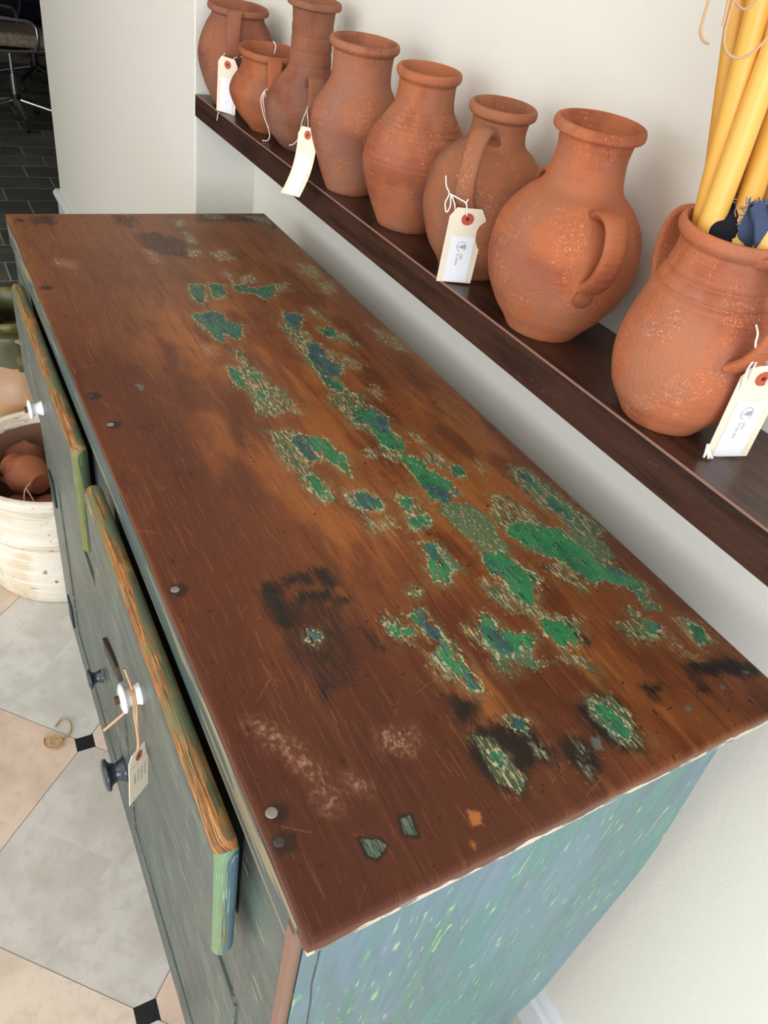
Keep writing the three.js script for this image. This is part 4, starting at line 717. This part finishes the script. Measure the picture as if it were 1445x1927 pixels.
  mesh('twine', [tube([V(0, 0, 0), V(-0.03, -0.02, 0.01), V(-0.055, -0.045, 0.016), ...L([[452, 1499, -396], [448, 1487, -394], [449, 1478, -394], [450, 1471, -394], [456, 1466, -394], [462, 1465, -394]])], 0.0009), tube([V(0, 0.004, 0), V(-0.04, -0.02, 0.02), ...L([[442, 1500, -376], [442, 1489, -374], [444, 1482, -374], [445, 1476, -374]])], 0.0009),
    tube([V(0, 0.002, 0), V(-0.03, -0.01, 0.03), ...L([[449, 1498, -374], [447, 1490, -374], [447, 1481, -374], [452, 1468, -374], [458, 1463, -374], [468, 1461, -374], [478, 1463, -374], [485, 1468, -374], [490, 1474, -374], [494, 1482, -374], [505, 1500, -384]]), V(0.03, 0.01, 0.02), V(0, 0, 0)], 0.001, 90)], twineMat, tw);
}
// jute twine dropped on the floor
{ const o = V(0.03, 0.004, -1.1), pts = mids([[29, 3, -1121], [47, 4, -1135], [60, 8, -1114], [53, 3, -1091], [31, 3, -1082], [18, 5, -1093], [4, 3, -1099], [2, 3, -1078], [19, 4, -1063], [36, 7, -1072], [24, 9, -1090], [10, 5, -1080], [28, 4, -1068], [34, 3, -1085]]).map((p) => p.sub(o));
  const t = thing('twine_scrap', 'small curled scrap of jute twine lying on the pale stone floor', 'string', o); mesh('twine', tube(pts, 0.0018, 120), std({ color: 0xb8935e, roughness: 0.95 }), t); }

// ---------------------------------------------------------------- pots on the floor beyond the cabinet
{
  const white = texture(512, 512, (i, j, o) => { const v = fbm(i * 0.02, j * 0.03, 4), r = fbm(i * 0.01, j * 0.2, 3); o[0] = 238; o[1] = 228; o[2] = 208; mix3(o, [222, 202, 168], 0.8 * sstep(0.45, 0.7, v)); mix3(o, [248, 244, 234], 0.7 * sstep(0.5, 0.75, r)); if (noise(i * 0.06, j * 0.14) > 0.95) mix3(o, [150, 110, 80], 0.7); if (noise(i * 0.03 + 60, j * 0.09 + 5) > 0.965) mix3(o, [180, 80, 60], 0.8); });
  white.repeat.set(2, 1);
  const c = P(0.335, 3.1, 3.50), t = thing('whitewashed_tub', 'large whitewashed round clay tub full of small clay urns, on the floor', 'tub', c);
  const q = [[0, 0.2], [17, 0], [19, 0.6], [20.4, 4], [20.9, 10], [20.4, 17], [20.2, 19], [20.9, 20], [20.9, 21], [20.3, 22], [20.6, 27], [21.0, 31], [21.8, 32.5], [21.9, 34.4], [21.2, 35], [20.2, 34.6], [19.4, 31], [19.2, 20], [19, 6], [0, 5]];
  const prof = new THREE.SplineCurve(q.slice(1, 19).map((v) => C2(...v))).getPoints(136), g = new THREE.LatheGeometry(prof.slice(0, 121), 96), p = g.attributes.position;
  mesh('inside', new THREE.LatheGeometry(prof.slice(119).map((v) => new THREE.Vector2(v.x - 0.0015, v.y)), 64), std({ color: 0x8a6450, roughness: 0.9 }), t);
  for (let i = 0; i < p.count; i++) { const x = p.getX(i), y = p.getY(i), z = p.getZ(i), a = Math.atan2(z, x), w = 1 + 0.004 * Math.sin(3 * a + y * 9) - 0.006 * Math.exp(-(((y - 0.245 - 0.006 * Math.sin(2 * a)) / 0.006) ** 2)); p.setXYZ(i, x * w, y, z * w); }
  g.computeVertexNormals(); mesh('body', g, std({ map: white, roughness: 0.85, bumpMap: clayBump, bumpScale: 0.002 }), t);
  const base = new THREE.CylinderGeometry(0.188, 0.185, 0.03, 48); base.translate(0, 0.045, 0); mesh('bottom', base, std({ color: 0x7a5a44, roughness: 0.9 }), t);
  const urnGeo = potBody([[3.6, 0], [4.4, 1.3], [6.2, 4], [7.2, 7.2], [6.6, 10.4], [4.9, 12.8], [4.0, 14], [3.8, 15.6]], 4.5, 17, 0.6, 1.3), hGeo = handleGeo(0, [[4.0, 15.4], [5.8, 16.0], [7.6, 14.4], [8.1, 11.8], [7.0, 9.4]], 2.1, 0.9);
  const urn = (label, px, py, pz, rx, ry, rz, mat, spin = 0) => { const u = thing('small_urn', label, 'pot', V(px, py, pz), 0, 'clay urns piled in the whitewashed tub'); u.rotation.set(rx, ry, rz); u.scale.setScalar(0.72); u.position.sub(V(0, 0.061, 0).applyEuler(u.rotation)); mesh('body', urnGeo, mat, u); mesh('handle', hGeo, mat, u); u.rotateY(spin); return u; };
  const m = [clayMat(0xd8a884, 0), clayMat(0xb89080, 1), clayMat(0xc09a84, 2)];
  urn('orange brown urn lying on top of the pile in the tub, pink string on it', 0.088, 0.30, -1.67, -1.9, 0.5, 0.5, m[0]);
  urn('dull brown urn lying at the far inner wall of the tub', 0.09, 0.245, -1.795, 1.5, 0.9, 1.3, m[1]);
  urn('dark brown urn lying low at the near inner wall of the tub', 0.058, 0.218, -1.615, 1.5, 0.2, 1.2, m[2], 2.6);
  urn('shadowed brown urn lying against the near wall beside the cabinet end', 0.125, 0.225, -1.58, 1.4, 1.9, 0.3, m[1], 1.6);
  urn('reddish urn standing in the tub, half hidden by the cabinet', 0.185, 0.25, -1.66, 0.5, 2.8, -0.4, m[0]);
  urn('lowest brown urn standing on the tub bottom, deep in shadow', 0.07, 0.121, -1.70, 0, 0.5, 0, m[2]);
  urn('second brown urn standing on the tub bottom, mostly covered by others', 0.18, 0.121, -1.58, 0, 2.5, 0, m[1]);
  urn('third brown urn standing on the tub bottom, behind the pile', 0.19, 0.121, -1.77, 0, 4.5, 0, m[1]);
  const o = V(0.075, 0.285, -1.605), s = thing('string_loop', 'pinkish loop of string on the orange urn in the whitewashed tub', 'string', o); mesh('string', [tube([V(0.02, 0.03, -0.01), V(0.0, 0.03, 0.02), V(-0.008, 0.0, 0.045), V(-0.004, -0.03, 0.055)], 0.0016, 24), tube([V(0.004, 0.03, 0.015), V(0.014, 0.008, 0.04), V(0.018, -0.02, 0.052), V(0.02, -0.035, 0.05)], 0.0016, 24)], std({ color: 0xe2b8a4, roughness: 0.9 }), s);
  // tall jar, olive glaze above a tan body
  const jt = texture(512, 512, (i, j, o) => { const v = fbm(i * 0.02, j * 0.02, 4), edge = 360 + 26 * (noise(i * 0.03, 3) - 0.5) - 34 * sstep(0.8, 0.9, noise(i * 0.035 + 7, 9)); if (j > edge) { o[0] = 96; o[1] = 92; o[2] = 48; mix3(o, [60, 62, 36], v); mix3(o, [128, 116, 66], 0.6 * sstep(0.55, 0.8, noise(i * 0.02, j * 0.05))); } else { o[0] = 196; o[1] = 158; o[2] = 116; mix3(o, [168, 126, 88], v); } });
  const jp = P(0.27, 3.1, 4.43), j = thing('glazed_jar', 'tall jar with olive green glaze over a tan body, behind the tub', 'jar', jp);
  const jq = [[13, 0], [16, 6], [19.5, 18], [20.5, 28], [18.5, 38], [14.5, 45], [11.6, 48.5], [11.2, 50.5], [12.6, 52.2], [12.8, 53.6], [12, 54.3], [10.6, 53.2], [10, 49], [13, 44], [17, 36], [18.6, 26], [16, 8], [0.1, 4]];
  const jg = new THREE.LatheGeometry(new THREE.SplineCurve(jq.map((v) => C2(...v))).getPoints(120), 72), ju = jg.attributes.uv, jpz = jg.attributes.position; for (let i = 0; i < ju.count; i++) ju.setXY(i, ju.getX(i) * 2, jpz.getY(i) / 0.6);
  mesh('body', jg, std({ map: jt, roughness: 0.35 }), j);
  for (const deg of [80, 260]) mesh('handle', handleGeo(deg, [[11.5, 49], [15, 49.5], [17.5, 46], [17.2, 42], [16, 41]], 2.6, 1.4), std({ color: 0xa08a60, roughness: 0.5 }), j);
}

// ---------------------------------------------------------------- the room beyond
{
  const chrome = std({ color: 0xd0d0d2, metalness: 0.95, roughness: 0.22 }), black = std({ color: 0x131416, roughness: 0.5 }), tweed = std({ roughness: 0.95, map: texture(128, 128, (i, j, o) => { const v = noise(i * 0.5, j * 0.5); o[0] = 122 + 40 * v; o[1] = 112 + 38 * v; o[2] = 94 + 34 * v; }) });
  const chair = (label, x, z, turn, fabric, metal, lift = 0.06) => {
    const t = thing('office_chair', label, 'chair', V(x, 0, z), turn);
    for (let k = 0; k < 5; k++) {
      const a = k * Math.PI * 0.4, d = V(Math.cos(a), 0, Math.sin(a)), leg = rod(d.clone().multiplyScalar(0.03).setY(0.15), d.clone().multiplyScalar(0.30).setY(0.085), 0.017, 0.013);
      const l = mesh('leg', leg, metal, t);
      const stem = rod(d.clone().multiplyScalar(0.30).setY(0.09), d.clone().multiplyScalar(0.30).setY(0.04), 0.008), w = new THREE.TorusGeometry(0.018, 0.011, 10, 20), w2 = new THREE.CylinderGeometry(0.018, 0.018, 0.02, 20); w2.rotateX(Math.PI / 2); for (const q of [w, w2]) { q.rotateY(k * 1.3); q.translate(d.x * 0.30, 0.029, d.z * 0.30); }
      mesh('caster', [stem, w, w2], black, l);
    }
    mesh('hub', new THREE.CylinderGeometry(0.034, 0.038, 0.07, 24).translate(0, 0.15, 0), black, t);
    mesh('post', [rod(V(0, 0.15, 0), V(0, 0.31, 0), 0.022), rod(V(0, 0.3, 0), V(0, 0.43 + lift, 0), 0.014)], metal, t);
    mesh('mechanism', rbox(-0.13, 0.13, 0.405 + lift, 0.43 + lift, -0.1, 0.1, 0.008), black, t);
    mesh('seat', rbox(-0.25, 0.25, 0.452 + lift, 0.535 + lift, -0.25, 0.25, 0.035, 4), fabric, t);
    mesh('backrest', rbox(-0.23, 0.23, 0.62, 1.07, 0.235, 0.285, 0.024, 4), fabric, t);
    mesh('seat_rail', [tube([V(-0.255, 0.445 + lift, -0.24), V(-0.255, 0.445 + lift, 0.2), V(-0.24, 0.52 + lift, 0.28), V(-0.22, 0.98, 0.31)], 0.011), tube([V(0.255, 0.445 + lift, -0.24), V(0.255, 0.445 + lift, 0.2), V(0.24, 0.52 + lift, 0.28), V(0.22, 0.98, 0.31)], 0.011), rod(V(-0.255, 0.445 + lift, -0.24), V(0.255, 0.445 + lift, -0.24), 0.011)], metal, t);
    for (const s of [-1, 1]) mesh('armrest', tube([V(s * 0.26, 0.45 + lift, -0.12), V(s * 0.30, 0.50 + lift, -0.13), V(s * 0.30, 0.66, -0.12), V(s * 0.29, 0.68, 0.02), V(s * 0.27, 0.68, 0.27)], 0.011), metal, t);
    return t;
  };
  chair('grey upholstered office chair on chromed castors in the room beyond', 0.70, -6.49, -1.5, tweed, chrome);
  chair('navy office chair behind the grey one in the dark room beyond', 1.02, -7.75, 0.4, std({ color: 0x0e1428, roughness: 0.8 }), std({ color: 0x50525a, metalness: 0.8, roughness: 0.4 }));
  const wood = std({ color: 0x5a3326, roughness: 0.45 }), dk = thing('desk', 'dark reddish wooden desk at the back of the room beyond', 'desk', V(1.8, 0, -8.75));
  mesh('desk_top', rbox(-0.75, 0.75, 0.72, 0.755, -0.4, 0.4, 0.006), wood, dk); for (const sx of [-1, 1]) for (const sz of [-1, 1]) mesh('leg', rbox(sx * 0.69 - 0.035, sx * 0.69 + 0.035, 0, 0.72, sz * 0.35 - 0.035, sz * 0.35 + 0.035, 0.005), wood, dk);
  mesh('modesty_panel', box(-0.66, 0.66, 0.3, 0.72, 0.33, 0.35), wood, dk);
}

scene.traverse((o) => { if (o.isMesh) o.castShadow = o.receiveShadow = true; });
renderer.render(scene, camera);
